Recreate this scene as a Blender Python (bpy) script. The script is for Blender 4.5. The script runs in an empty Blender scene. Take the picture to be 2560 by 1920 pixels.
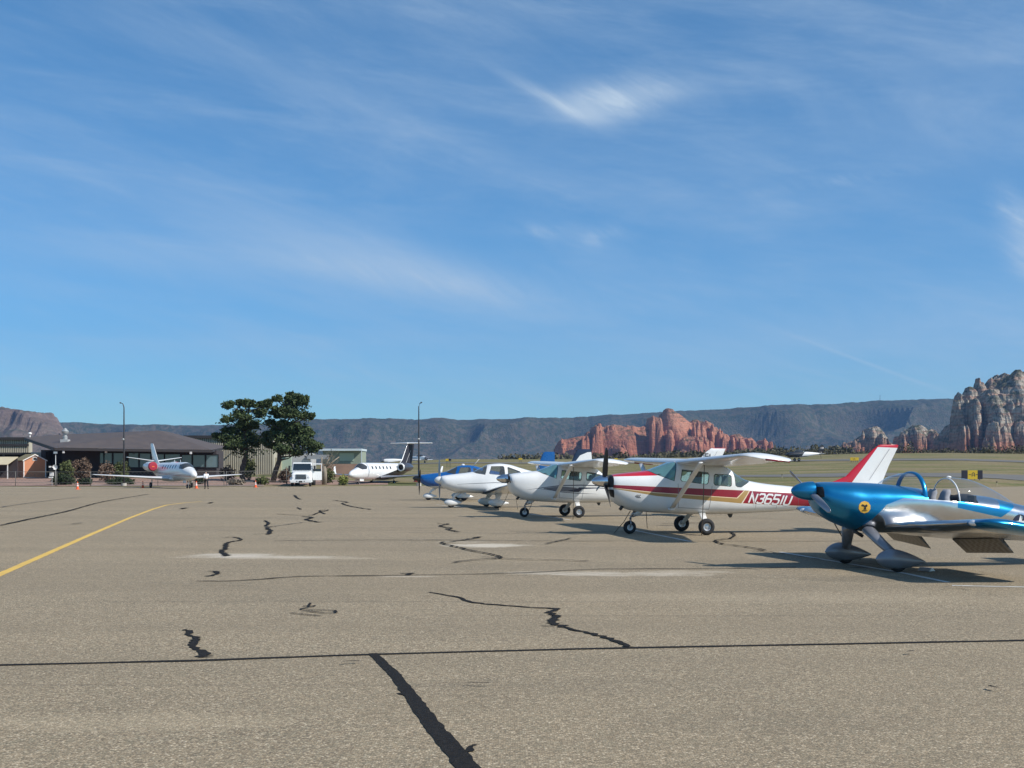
import bpy, bmesh, math, random
import numpy as np
from mathutils import Vector, Matrix, noise
R = math.radians
sc = bpy.context.scene
COL = sc.collection
random.seed(7)

# ------------------------------------------------------------------ camera
EYE = 1.68                      # camera height above the apron
FPX, HX, HY = 3100.0, 1280.0, 1179.0   # focal length / principal point in photo pixels (2560 wide)
cam_d = bpy.data.cameras.new("camera")
cam = bpy.data.objects.new("camera", cam_d); COL.objects.link(cam)
cam.location = (0, 0, EYE); cam.rotation_euler = (R(90), 0, 0)
cam_d.sensor_width = 36; cam_d.lens = 36 * FPX / 2560
cam_d.shift_y = (HY - 960) / 2560
cam_d.clip_start = 0.1; cam_d.clip_end = 30000
sc.camera = cam

# ------------------------------------------------------------------ sun + sky
SUN_EL = R(41)
sdir = Vector((0.905 * math.cos(SUN_EL), -0.425 * math.cos(SUN_EL), math.sin(SUN_EL))).normalized()
sun_d = bpy.data.lights.new("sun", 'SUN'); sun_d.energy = 5.0; sun_d.angle = R(0.53)
sun_d.color = (1.0, 0.955, 0.89)
sun = bpy.data.objects.new("sun", sun_d); COL.objects.link(sun)
sun.rotation_euler = sdir.to_track_quat('Z', 'Y').to_euler()
sun.location = (40, -20, 60)

sc.view_settings.view_transform = 'Standard'; sc.view_settings.look = 'None'
sc.view_settings.exposure = 0.12; sc.view_settings.gamma = 1.0

world = bpy.data.worlds.new("World"); sc.world = world; world.use_nodes = True
nt = world.node_tree; nt.nodes.clear()

class NT:
    """tiny node helper"""
    def __init__(s, tree): s.t = tree
    def n(s, typ, **kw):
        nd = s.t.nodes.new(typ)
        for k, v in kw.items(): setattr(nd, k, v)
        return nd
    def l(s, a, b): s.t.links.new(a, b)
    def put(s, sock, v):
        if hasattr(v, 'is_output') or isinstance(v, bpy.types.NodeSocket): s.l(v, sock)
        else: sock.default_value = v
    def m(s, op, a, b=None, c=None, clamp=False):
        nd = s.n('ShaderNodeMath', operation=op); nd.use_clamp = clamp
        s.put(nd.inputs[0], a)
        if b is not None: s.put(nd.inputs[1], b)
        if c is not None: s.put(nd.inputs[2], c)
        return nd.outputs[0]
    def mix(s, f, a, b, bt='MIX'):
        nd = s.n('ShaderNodeMix', data_type='RGBA', blend_type=bt)
        s.put(nd.inputs[0], f); s.put(nd.inputs[6], a); s.put(nd.inputs[7], b)
        return nd.outputs[2]
    def ramp(s, f, stops, interp='LINEAR'):
        nd = s.n('ShaderNodeValToRGB'); cr = nd.color_ramp; cr.interpolation = interp
        while len(cr.elements) < len(stops): cr.elements.new(0.5)
        for e, (p, c) in zip(cr.elements, stops):
            e.position = p; e.color = c if isinstance(c, tuple) else (c, c, c, 1)
        s.put(nd.inputs[0], f); return nd.outputs[0]
    def noise(s, vec, scale, detail=4, rough=.55, dist=0):
        nd = s.n('ShaderNodeTexNoise'); nd.inputs['Scale'].default_value = scale
        nd.inputs['Detail'].default_value = detail; nd.inputs['Roughness'].default_value = rough
        nd.inputs['Distortion'].default_value = dist
        if vec is not None: s.l(vec, nd.inputs['Vector'])
        return nd.outputs['Fac']
    def vec(s, x, y, z):
        nd = s.n('ShaderNodeCombineXYZ'); s.put(nd.inputs[0], x); s.put(nd.inputs[1], y); s.put(nd.inputs[2], z)
        return nd.outputs[0]
    def xyz(s, v):
        nd = s.n('ShaderNodeSeparateXYZ'); s.l(v, nd.inputs[0]); return nd.outputs

W = NT(nt)
sky = W.n('ShaderNodeTexSky', sky_type='NISHITA'); sky.sun_disc = False
sky.sun_elevation = SUN_EL; sky.sun_rotation = math.atan2(sdir.x, sdir.y)
sky.altitude = 1400; sky.air_density = 1.0; sky.dust_density = 0.6; sky.ozone_density = 2.2
tc = W.n('ShaderNodeTexCoord')
dx, dy, dz = W.xyz(tc.outputs['Generated'])
az = W.m('ARCTAN2', dx, dy)                      # azimuth from +Y
el = W.m('ARCTAN2', dz, W.m('SQRT', W.m('ADD', W.m('MULTIPLY', dx, dx), W.m('MULTIPLY', dy, dy))))
def streaks(ang, su, sv, off, lo, hi, det=6, rough=.6, dist=.6):
    ca, sa = math.cos(ang), math.sin(ang)
    u = W.m('ADD', W.m('MULTIPLY', az, ca * su), W.m('MULTIPLY', el, sa * su))
    v = W.m('ADD', W.m('MULTIPLY', az, -sa * sv), W.m('MULTIPLY', el, ca * sv))
    nz = W.noise(W.vec(u, v, off), 1.0, det, rough, dist)
    return W.ramp(nz, [(lo, 0.0), (hi, 1.0)], 'EASE')
def ell(px, py, w, h, ang):
    """soft ellipse around a direction of the sky; sizes in photo pixels -> radians"""
    a0 = math.atan((px - HX) / FPX); e0 = math.atan((HY - py) / FPX * math.cos(a0))
    ca, sa = math.cos(ang), math.sin(ang)
    da = W.m('SUBTRACT', az, a0); de = W.m('SUBTRACT', el, e0)
    u = W.m('DIVIDE', W.m('ADD', W.m('MULTIPLY', da, ca), W.m('MULTIPLY', de, sa)), w / FPX)
    v = W.m('DIVIDE', W.m('SUBTRACT', W.m('MULTIPLY', de, ca), W.m('MULTIPLY', da, sa)), h / FPX)
    r2 = W.m('ADD', W.m('MULTIPLY', u, u), W.m('MULTIPLY', v, v))
    return W.m('EXPONENT', W.m('MULTIPLY', r2, -1.0))
wisps = streaks(R(-12), 3.4, 13, 3.1, .40, .82, 7, .62, 1.1)
wisps2 = streaks(R(-4), 5, 42, 9.7, .44, .85, 7, .6, .4)
fine = streaks(R(-30), 14, 70, 5.5, .36, .75, 6, .65, .5)
veil = W.m('MULTIPLY', wisps, 0.18)
veil = W.m('ADD', veil, W.m('MULTIPLY', wisps2, 0.15))
broad = streaks(R(-7), 2.2, 6.5, 21.3, .36, .72, 8, .66, .9); veil = W.m('ADD', veil, W.m('MULTIPLY', broad, 0.13))
fibre = streaks(R(-16), 7, 60, 14.1, .42, .72, 8, .7, .5); veil = W.m('ADD', veil, W.m('MULTIPLY', W.m('MULTIPLY', fibre, broad), 0.12))
# belt of thin cirrus lower in the sky, clearer blue overhead
def addc(cur, fac, k): return W.m('ADD', cur, W.m('MULTIPLY', fac, k))
c = veil
# bright bird-wing shaped cloud
c = addc(c, W.m('MULTIPLY', ell(1530, 250, 150, 42, R(4)), W.m('ADD', W.m('MULTIPLY', fine, .35), .6)), .70)
c = addc(c, W.m('MULTIPLY', ell(1560, 235, 110, 55, R(12)), fine), .35)
c = addc(c, W.m('MULTIPLY', ell(1350, 235, 110, 14, R(-27)), W.m('ADD', W.m('MULTIPLY', fine, .6), .6)), .42)
c = addc(c, ell(1480, 290, 70, 26, R(-20)), .35)
c = addc(c, ell(1700, 220, 170, 34, R(6)), .12)
# long soft streak in the middle
c = addc(c, W.m('MULTIPLY', ell(1080, 705, 330, 48, R(-9)), W.m('ADD', W.m('MULTIPLY', fine, .5), .6)), .50)
c = addc(c, ell(800, 600, 420, 60, R(-11)), .19)
c = addc(c, W.m('MULTIPLY', ell(1360, 578, 70, 16, R(-3)), fine), .36)
c = addc(c, W.m('MULTIPLY', ell(1500, 590, 50, 22, R(14)), fine), .34)
c = addc(c, W.m('MULTIPLY', ell(2130, 447, 170, 13, R(5)), fine), .30)
c = addc(c, W.m('MULTIPLY', ell(2565, 600, 40, 90, R(25)), W.m('ADD', fine, .5)), .8)
c = addc(c, W.m('MULTIPLY', ell(2520, 540, 90, 50, R(0)), fine), .25)
c = addc(c, ell(2160, 905, 190, 4.5, R(-22)), .20)
c = addc(c, ell(70, 960, 90, 12, R(-12)), .2)
c = addc(c, ell(450, 650, 500, 50, R(-3)), .18)
c = addc(c, ell(1900, 860, 700, 60, R(3)), .16)
c = addc(c, ell(600, 860, 700, 30, R(2)), .12)
c = addc(c, ell(700, 190, 500, 40, R(-17)), .10)
c = addc(c, ell(2300, 330, 300, 120, R(-10)), .10)
cl = W.m('MINIMUM', c, 0.9)
# no clouds below the horizon
cl = W.m('MULTIPLY', cl, W.ramp(dz, [(0.0, 0.0), (0.06, 1.0)]))
tint = W.ramp(el, [(0.0, (.66, 1.10, 1.38, 1)), (.12, (.72, 1.25, 1.55, 1)), (.36, (.80, 1.40, 1.66, 1))])
skyc = W.mix(cl, W.mix(1.0, sky.outputs[0], tint, 'MULTIPLY'), (6.8, 8.3, 9.8, 1))
bg = W.n('ShaderNodeBackground'); W.l(skyc, bg.inputs[0]); bg.inputs[1].default_value = 0.076
wo = W.n('ShaderNodeOutputWorld'); W.l(bg.outputs[0], wo.inputs[0])

# ------------------------------------------------------------------ materials
MATS = {}
def mat(name, color, rough=.5, metal=0.0, coat=0.0, var=0.0, vscale=6.0, bump=0.0, bscale=40.0, spec=.5, coords='Object', alpha=None):
    if name in MATS: return MATS[name]
    m = bpy.data.materials.new(name); m.use_nodes = True
    T = NT(m.node_tree); b = m.node_tree.nodes['Principled BSDF']
    c4 = (*color, 1)
    b.inputs['Roughness'].default_value = rough; b.inputs['Metallic'].default_value = metal
    b.inputs['Coat Weight'].default_value = coat; b.inputs['Coat Roughness'].default_value = .06
    b.inputs['Specular IOR Level'].default_value = spec
    tcn = T.n('ShaderNodeTexCoord')
    if var > 0:
        f = T.noise(tcn.outputs[coords], vscale, 5, .6)
        lo = tuple(x * (1 - var) for x in color) + (1,); hi = tuple(min(1, x * (1 + var)) for x in color) + (1,)
        T.l(T.mix(T.ramp(f, [(.3, 0.0), (.7, 1.0)]), lo, hi), b.inputs['Base Color'])
        rr = T.ramp(f, [(.3, min(1, rough * .8)), (.7, min(1, rough * 1.25))]); T.l(rr, b.inputs['Roughness'])
    else: b.inputs['Base Color'].default_value = c4
    if bump > 0:
        bn = T.n('ShaderNodeBump'); bn.inputs['Strength'].default_value = bump; bn.inputs['Distance'].default_value = .02
        T.l(T.noise(tcn.outputs[coords], bscale, 4), bn.inputs['Height']); T.l(bn.outputs[0], b.inputs['Normal'])
    MATS[name] = m; return m

def glass(name, tint=(.75, .85, .82), dens=.55, rough=.02, dk=.25):
    """thin pane: tinted see-through plus mirror reflection by Fresnel"""
    m = bpy.data.materials.new(name); m.use_nodes = True; T = NT(m.node_tree); m.node_tree.nodes.clear()
    tr = T.n('ShaderNodeBsdfTransparent'); tr.inputs[0].default_value = (*tint, 1)
    gl = T.n('ShaderNodeBsdfGlossy'); gl.inputs[0].default_value = (1, 1, 1, 1); gl.inputs['Roughness'].default_value = rough
    df = T.n('ShaderNodeBsdfDiffuse'); df.inputs[0].default_value = (*[x * dk for x in tint], 1)
    fr = T.n('ShaderNodeLayerWeight'); fr.inputs[0].default_value = .5
    a = T.n('ShaderNodeMixShader'); a.inputs[0].default_value = dens; T.l(tr.outputs[0], a.inputs[1]); T.l(df.outputs[0], a.inputs[2])
    x = T.n('ShaderNodeMixShader'); T.l(T.m('ADD', T.m('MULTIPLY', T.m('POWER', fr.outputs[1], 4.5), .85), .05, clamp=True), x.inputs[0])
    T.l(a.outputs[0], x.inputs[1]); T.l(gl.outputs[0], x.inputs[2])
    o = T.n('ShaderNodeOutputMaterial'); T.l(x.outputs[0], o.inputs[0]); MATS[name] = m; return m

def paint(name, color, rough=.28, metal=0.0):
    """aircraft paint: faint dirt, waviness of the skin"""
    m = bpy.data.materials.new(name); m.use_nodes = True; T = NT(m.node_tree); b = m.node_tree.nodes['Principled BSDF']
    tcn = T.n('ShaderNodeTexCoord'); P = tcn.outputs['Object']
    d = T.noise(P, 3.0, 7, .65); d2 = T.noise(P, 40, 3, .6)
    dirt = T.m('MULTIPLY', T.ramp(d, [(.45, 0.0), (.8, 1.0)]), T.ramp(d2, [(.35, .35), (.7, 1.0)]))
    T.l(T.mix(T.m('MULTIPLY', dirt, .35), (*color, 1), tuple(x * .55 + .05 for x in color) + (1,)), b.inputs['Base Color'])
    T.l(T.m('ADD', T.m('MULTIPLY', d, .18), rough - .06), b.inputs['Roughness'])
    b.inputs['Metallic'].default_value = metal; b.inputs['Coat Weight'].default_value = .5; b.inputs['Coat Roughness'].default_value = .08
    bn = T.n('ShaderNodeBump'); bn.inputs['Strength'].default_value = .12; bn.inputs['Distance'].default_value = .03
    T.l(T.noise(P, 2.6, 2, .4), bn.inputs['Height']); T.l(bn.outputs[0], b.inputs['Normal']); T.l(bn.outputs[0], b.inputs['Coat Normal'])
    MATS[name] = m; return m

paint('white_paint', (.74, .74, .72)); paint('grey_white_paint', (.62, .62, .61))
paint('red_paint', (.50, .008, .022)); paint('maroon_paint', (.26, .006, .022)); paint('gold_paint', (.40, .25, .085))
paint('cream_line', (.80, .62, .42)); paint('navy_paint', (.012, .02, .05)); paint('grey_stripe', (.15, .15, .17))
paint('royal_blue_paint', (.003, .085, .29), .25); paint('dark_grey_paint', (.05, .05, .06))
paint('silver_paint', (.24, .25, .28), .35, .3); paint('teal_blue_metallic', (.002, .20, .42), .27, .72)
paint('black_paint', (.012, .012, .014), .3); paint('orange_paint', (.75, .14, .03), .5)
paint('cover_red', (.36, .012, .03), .75)
def polished(name, col=(.66, .66, .665), rough=.19, wav=.3):
    m = bpy.data.materials.new(name); m.use_nodes = True; T = NT(m.node_tree); b = m.node_tree.nodes['Principled BSDF']
    tcn = T.n('ShaderNodeTexCoord'); P = tcn.outputs['Object']
    b.inputs['Metallic'].default_value = 1; d = T.noise(P, 5, 5, .6)
    T.l(T.mix(d, (*[x * .82 for x in col], 1), (*col, 1)), b.inputs['Base Color'])
    T.l(T.m('ADD', T.m('MULTIPLY', d, .14), rough - .05), b.inputs['Roughness'])
    bn = T.n('ShaderNodeBump'); bn.inputs['Strength'].default_value = wav; bn.inputs['Distance'].default_value = .04
    T.l(T.noise(P, 2.2, 2, .4), bn.inputs['Height']); T.l(bn.outputs[0], b.inputs['Normal']); MATS[name] = m; return m
polished('polished_aluminium'); polished('spinner_metal', (.72, .72, .74), .12, .05)
mat('rubber', (.018, .018, .019), .85, var=.3, vscale=20); mat('rim_metal', (.62, .62, .62), .35, .7)
mat('dull_metal', (.32, .32, .33), .45, .8); mat('dark_metal', (.05, .05, .05), .5, .3); mat('black', (.01, .01, .01), .6)
mat('seat_dark', (.03, .03, .035), .85); mat('seat_grey', (.33, .33, .35), .9); mat('cabin_dark', (.02, .022, .025), .8)
mat('rope', (.12, .10, .08), .95); mat('seal', (.03, .03, .03), .6); mat('blade_black', (.02, .02, .022), .4)
mat('blade_grey', (.30, .31, .34), .35, .5); mat('lamp_glass', (.8, .8, .8), .1, .3)
glass('window_green', (.72, .90, .86), .30); glass('windscreen_teal', (.34, .72, .78), .62, dk=.42); glass('canopy_clear', (.95, .96, .96), .05)
glass('window_dark', (.25, .28, .3), .75); glass('window_clear', (.80, .84, .84), .22)

# ------------------------------------------------------------------ object helpers
def tag(o, label=None, cat=None, group=None, kind=None):
    if label: o['label'] = label
    if cat: o['category'] = cat
    if group: o['group'] = group
    if kind: o['kind'] = kind
    return o
def thing(name, loc, rz=0.0, label=None, cat=None, group=None, scale=1.0):
    o = bpy.data.objects.new(name, None); COL.objects.link(o); o.location = loc; o.rotation_euler = (0, 0, rz)
    o.scale = (scale,) * 3; o.empty_display_size = .2
    return tag(o, label, cat, group)
def obj(name, bm, mats, parent=None, smooth=False, loc=None, rot=None, sharp=None):
    me = bpy.data.meshes.new(name)
    if isinstance(bm, bmesh.types.BMesh):
        if sharp is not None:
            for e in bm.edges:
                if len(e.link_faces) == 2 and e.calc_face_angle(0) > sharp: e.smooth = False
        bm.to_mesh(me); bm.free()
    else: me.from_pydata(*bm); me.update()
    if not isinstance(mats, (list, tuple)): mats = [mats]
    for m in mats: me.materials.append(MATS[m] if isinstance(m, str) else m)
    if smooth:
        me.polygons.foreach_set('use_smooth', [True] * len(me.polygons))
    o = bpy.data.objects.new(name, me); COL.objects.link(o)
    if parent: o.parent = parent
    if loc: o.location = loc
    if rot: o.rotation_euler = rot
    return o
def struct(name, bm, mats, **k): return tag(obj(name, bm, mats, **k), kind='structure')
def copy_tree(o, parent=None):
    c = o.copy(); COL.objects.link(c); c.parent = parent
    for ch in list(o.children): copy_tree(ch, c)
    return c

def B(): return bmesh.new()
def box(bm, x0, x1, y0, y1, z0, z1, M=None, mi=0):
    vs = [bm.verts.new((x, y, z)) for z in (z0, z1) for y in (y0, y1) for x in (x0, x1)]
    fs = [(0, 2, 3, 1), (4, 5, 7, 6), (0, 1, 5, 4), (2, 6, 7, 3), (0, 4, 6, 2), (1, 3, 7, 5)]
    for f in fs: bm.faces.new([vs[i] for i in f]).material_index = mi
    if M is not None: bmesh.ops.transform(bm, matrix=M, verts=vs)
    return bm
def loft(bm, rings, cap0=True, cap1=True, mi=0):
    V = [[bm.verts.new(p) for p in r] for r in rings]; n = len(V[0])
    for a, b in zip(V[:-1], V[1:]):
        for i in range(n):
            j = (i + 1) % n
            try: bm.faces.new((a[i], a[j], b[j], b[i])).material_index = mi
            except ValueError: pass
    if cap0: bm.faces.new(V[0][::-1]).material_index = mi
    if cap1: bm.faces.new(V[-1]).material_index = mi
    return V
def tube(bm, pts, rad, n=10, flat=1.0, mi=0, up=Vector((0, 0, 1))):
    """tube through pts; rad = one radius or one per point; flat<1 squeezes the section"""
    pts = [Vector(p) for p in pts]
    if not isinstance(rad, (list, tuple)): rad = [rad] * len(pts)
    rings = []
    for i, p in enumerate(pts):
        d = (pts[min(i + 1, len(pts) - 1)] - pts[max(i - 1, 0)]).normalized()
        u = up if abs(d.dot(up)) < .95 else Vector((1, 0, 0))
        a = d.cross(u).normalized(); b = a.cross(d).normalized(); r = rad[i]
        rings.append([p + a * (r * flat * math.cos(2 * math.pi * k / n)) + b * (r * math.sin(2 * math.pi * k / n)) for k in range(n)])
    loft(bm, rings, mi=mi); return bm
def lathe(bm, prof, axis='y', c=(0, 0, 0), n=32, mi=0, mis=None):
    """prof: (radius, along) pairs; closed at ends when radius 0"""
    c = Vector(c); rings = []
    def P(r, a, t):
        x, y = r * math.cos(t), r * math.sin(t)
        return c + (Vector((x, a, y)) if axis == 'y' else Vector((a, x, y)) if axis == 'x' else Vector((x, y, a)))
    V = []
    for r, a in prof:
        if r < 1e-6: V.append([bm.verts.new(P(0, a, 0))])
        else: V.append([bm.verts.new(P(r, a, 2 * math.pi * k / n)) for k in range(n)])
    for q, (A, Bv) in enumerate(zip(V[:-1], V[1:])):
        m_ = mis[q] if mis else mi
        for i in range(n):
            j = (i + 1) % n
            if len(A) == 1 and len(Bv) == 1: continue
            if len(A) == 1: f = bm.faces.new((A[0], Bv[j], Bv[i]))
            elif len(Bv) == 1: f = bm.faces.new((A[i], A[j], Bv[0]))
            else: f = bm.faces.new((A[i], A[j], Bv[j], Bv[i]))
            f.material_index = m_
    return bm
def fixn(bm): bmesh.ops.recalc_face_normals(bm, faces=bm.faces); return bm

def pchip(xs, ys, x):
    xs = np.asarray(xs, float); ys = np.asarray(ys, float); h = np.diff(xs); d = np.diff(ys) / h
    m = np.zeros_like(ys)
    for i in range(1, len(xs) - 1):
        if d[i - 1] * d[i] > 0:
            w1, w2 = 2 * h[i] + h[i - 1], h[i] + 2 * h[i - 1]; m[i] = (w1 + w2) / (w1 / d[i - 1] + w2 / d[i])
    m[0], m[-1] = d[0], d[-1]
    x = np.clip(x, xs[0], xs[-1]); k = np.clip(np.searchsorted(xs, x) - 1, 0, len(xs) - 2)
    t = (x - xs[k]) / h[k]
    return ((1 + 2 * t) * (1 - t) ** 2 * ys[k] + t * (1 - t) ** 2 * h[k] * m[k] + t * t * (3 - 2 * t) * ys[k + 1] + t * t * (t - 1) * h[k] * m[k + 1])

class Body:
    """lofted fuselage. stations rows: x, z_top, z_bottom, half_width, z_widest, n_top, n_bottom ; +x is aft"""
    def __init__(s, st, n=56, step=.07):
        st = np.array(st, float); s.st = st; s.n = n
        xs = set(np.round(st[:, 0], 4)); x = st[0, 0]
        while x < st[-1, 0]: xs.add(round(float(x), 4)); x += step
        xs = sorted(xs); keep = [xs[0]]
        for v in xs[1:]:
            if v - keep[-1] > .012: keep.append(v)
        if keep[-1] != xs[-1]: keep[-1] = xs[-1]
        s.xs = keep
    def at(s, x): return [float(pchip(s.st[:, 0], s.st[:, k], x)) for k in range(1, 7)]
    def side(s, x, z):
        zt, zb, hw, zc, n1, n2 = s.at(x)
        if z >= zc: q, n = (z - zc) / max(zt - zc, 1e-4), n1
        else: q, n = (zc - z) / max(zc - zb, 1e-4), n2
        return hw * max(0.0, 1 - min(1, q) ** n) ** (1 / n)
    def bm(s):
        bm = B(); rings = []
        for x in s.xs:
            zt, zb, hw, zc, n1, n2 = s.at(x); r = []
            for k in range(s.n):
                t = 2 * math.pi * (k + .5) / s.n; c_, s_ = math.cos(t), math.sin(t); n = n1 if s_ >= 0 else n2
                y = hw * math.copysign(abs(c_) ** (2 / n), c_); h = (zt - zc) if s_ >= 0 else (zc - zb)
                r.append((x, y, zc + h * math.copysign(abs(s_) ** (2 / n), s_)))
            rings.append(r)
        loft(bm, rings); return fixn(bm)
def region(bm, poly, plane='xz', side=0, fmask=None):
    """cut the convex polygon's outline into the mesh and return the faces inside it"""
    ia, ib = ('xyz'.index(plane[0]), 'xyz'.index(plane[1])); ic = 3 - ia - ib
    ar = sum(poly[i][0] * poly[(i + 1) % len(poly)][1] - poly[(i + 1) % len(poly)][0] * poly[i][1] for i in range(len(poly)))
    if ar < 0: poly = poly[::-1]
    a0 = min(p[0] for p in poly); a1 = max(p[0] for p in poly); b0 = min(p[1] for p in poly); b1 = max(p[1] for p in poly)
    faces = []
    for f in bm.faces:
        if side and f.calc_center_median()[ic] * side < 0: continue
        if fmask and not fmask(f): continue
        A = [v.co[ia] for v in f.verts]; Bz = [v.co[ib] for v in f.verts]
        if max(A) > a0 and min(A) < a1 and max(Bz) > b0 and min(Bz) < b1: faces.append(f)
    for i in range(len(poly)):
        p, q = poly[i], poly[(i + 1) % len(poly)]
        d = (q[0] - p[0], q[1] - p[1]); no = [0, 0, 0]; no[ia], no[ib] = d[1], -d[0]; co = [0, 0, 0]; co[ia], co[ib] = p
        no = Vector(no).normalized(); co = Vector(co)
        if not faces: return []
        g = set(faces)
        for f in faces: g.update(f.edges); g.update(f.verts)
        r = bmesh.ops.bisect_plane(bm, geom=list(g), dist=1e-5, plane_co=co, plane_no=no)
        fs = {e for e in r['geom'] if isinstance(e, bmesh.types.BMFace)} | {f for f in faces if f.is_valid}
        faces = [f for f in fs if (f.calc_center_median() - co).dot(no) < 0]
    return faces
def setmat(faces, i):
    for f in faces: f.material_index = i
def extract(bm, faces):
    """move faces out of bm into a new bmesh"""
    nb = B(); vm = {}
    for f in faces:
        vs = []
        for v in f.verts:
            if v not in vm: vm[v] = nb.verts.new(v.co)
            vs.append(vm[v])
        try: nb.faces.new(vs)
        except ValueError: pass
    bmesh.ops.delete(bm, geom=faces, context='FACES'); return nb
def rpoly(x0, x1, z0, z1, c=.05):
    return [(x0 + c, z0), (x1 - c, z0), (x1, z0 + c), (x1, z1 - c), (x1 - c, z1), (x0 + c, z1), (x0, z1 - c), (x0, z0 + c)]
def shrink(poly, k):
    cx = sum(p[0] for p in poly) / len(poly); cy = sum(p[1] for p in poly) / len(poly)
    out = []
    for x, y in poly:
        d = math.hypot(x - cx, y - cy); out.append((x + (cx - x) * k / d, y + (cy - y) * k / d))
    return out

def foil(n=11, t=.12, camber=.02):
    """closed airfoil loop, chord 0..1"""
    xs = [(1 - math.cos(math.pi * i / n)) / 2 for i in range(n + 1)]
    def th(x): return 5 * t * (.2969 * math.sqrt(x) - .126 * x - .3516 * x * x + .2843 * x ** 3 - .1036 * x ** 4)
    cm = lambda x: camber * 4 * x * (1 - x)
    up = [(x, cm(x) + th(x)) for x in xs[::-1]]; lo = [(x, cm(x) - th(x)) for x in xs[1:-1]]
    return up + lo
def wing(secs, mode='h', n=11, camber=.02):
    """secs: (span, x_le, z_le, chord, thickness, incidence deg). mode 'h': span along y ; 'v': span along z"""
    bm = B(); rings = []
    for sp, xl, zl, ch, th, inc in secs:
        a = R(inc); r = []
        for x, z in foil(n, th, camber if mode == 'h' else 0):
            X = x * ch * math.cos(a) + z * ch * math.sin(a); Z = -x * ch * math.sin(a) + z * ch * math.cos(a)
            r.append((xl + X, sp, zl + Z) if mode == 'h' else (xl + X, zl + Z, sp))
        rings.append(r)
    loft(bm, rings); return fixn(bm)
def mirror_secs(secs): return [(-s[0],) + tuple(s[1:]) for s in secs]

def wheel(parent, c, r, w, name='wheel', axis='y', rim=.48, fenderless=True):
    p = bpy.data.objects.new(name, None); COL.objects.link(p); p.parent = parent; p.location = c
    k = w / 2; prof = []
    for i in range(13):
        t = math.pi * i / 12 - math.pi / 2
        prof.append((r - (r * (1 - rim)) / 2 * (1 - math.cos(t)) if False else r * rim + (r * (1 - rim)) * (max(0, math.cos(t)) ** .55), k * math.sin(t)))
    prof = [(r * rim * .96, -k * .78)] + prof + [(r * rim * .96, k * .78)]
    obj('tyre', fixn(lathe(B(), prof, axis)), 'rubber', p, smooth=True)
    q = r * rim
    rp = [(0, -k * .62), (q * .25, -k * .62), (q * .3, -k * .35), (q * .72, -k * .3), (q * .8, -k * .72), (q * .99, -k * .78), (q * .99, k * .78), (q * .8, k * .72), (q * .72, k * .3), (q * .3, k * .35), (q * .25, k * .62), (0, k * .62)]
    obj('rim', fixn(lathe(B(), rp, axis, n=24)), 'rim_metal', p, smooth=False)
    return p
def pant(bm, x0, x1, y, z, hw, h, tail=.12, mi=0):
    """teardrop wheel fairing"""
    rings = []; N = 18
    for i in range(N + 1):
        t = i / N; f = max(.03, (math.sin(math.pi * min(1, t / .62 * .5 + 0)) if t < .62 * 1.0 else math.cos(math.pi / 2 * (t - .62) / .38) ** .9))
        f = max(.05, math.sin(math.pi * .5 * min(1, (t / .34))) ** .6 if t < .34 else 1 - ((t - .34) / .66) ** 1.7 * .93)
        x = x0 + (x1 - x0) * t; zz = z + tail * h * max(0, t - .3)
        rings.append([(x, y + hw * f * math.cos(a), zz + h / 2 * f * math.sin(a)) for a in [2 * math.pi * k / 20 for k in range(20)]])
    loft(bm, rings, mi=mi); return bm
def prop(parent, c, Rr, angles, matb, name='propeller', root=.10, ch=.13, tipmat=None, pitch=1):
    """blades in the y-z plane at the given angles (deg from +y)"""
    for an in angles:
        bm = B(); rings = []; a = R(an); d = Vector((0, math.cos(a), math.sin(a))); t_ = Vector((0, -math.sin(a), math.cos(a)))
        N = 14
        for i in range(N + 1):
            f = i / N; r = root + (Rr - root) * f
            w = ch * (.45 + .65 * math.sin(math.pi * min(1, .22 + f * .62))) * (1 if f < .93 else .55 if f > .98 else .85)
            tw = R(62 - 46 * f) * pitch; thk = .028 * (1.25 - f) + .004
            cx = Vector((math.sin(tw), 0, 0)) + t_ * math.cos(tw); cn = Vector((math.cos(tw), 0, 0)) - t_ * math.sin(tw)
            rings.append([Vector(c) + d * r + cx * (w / 2 * math.cos(q)) + cn * (thk / 2 * math.sin(q)) for q in [2 * math.pi * k / 12 for k in range(12)]])
        loft(bm, rings); obj('propeller_blade', fixn(bm), matb, parent, smooth=True)
def spinner(parent, x0, x1, z, r, m, y=0):
    L = x1 - x0; prof = [(0, x0)]
    for i in range(1, 13):
        t = i / 12; prof.append((r * math.sin(t * math.pi / 2) ** .72 * (1 if t < 1 else 1), x0 + L * (1 - math.cos(t * math.pi / 2)) * .55 + L * t * .45))
    prof += [(r * 1.0, x1), (0, x1)]
    return obj('spinner', fixn(lathe(B(), prof, 'x', (0, y, z), 28)), m, parent, smooth=True, sharp=R(50))

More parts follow.
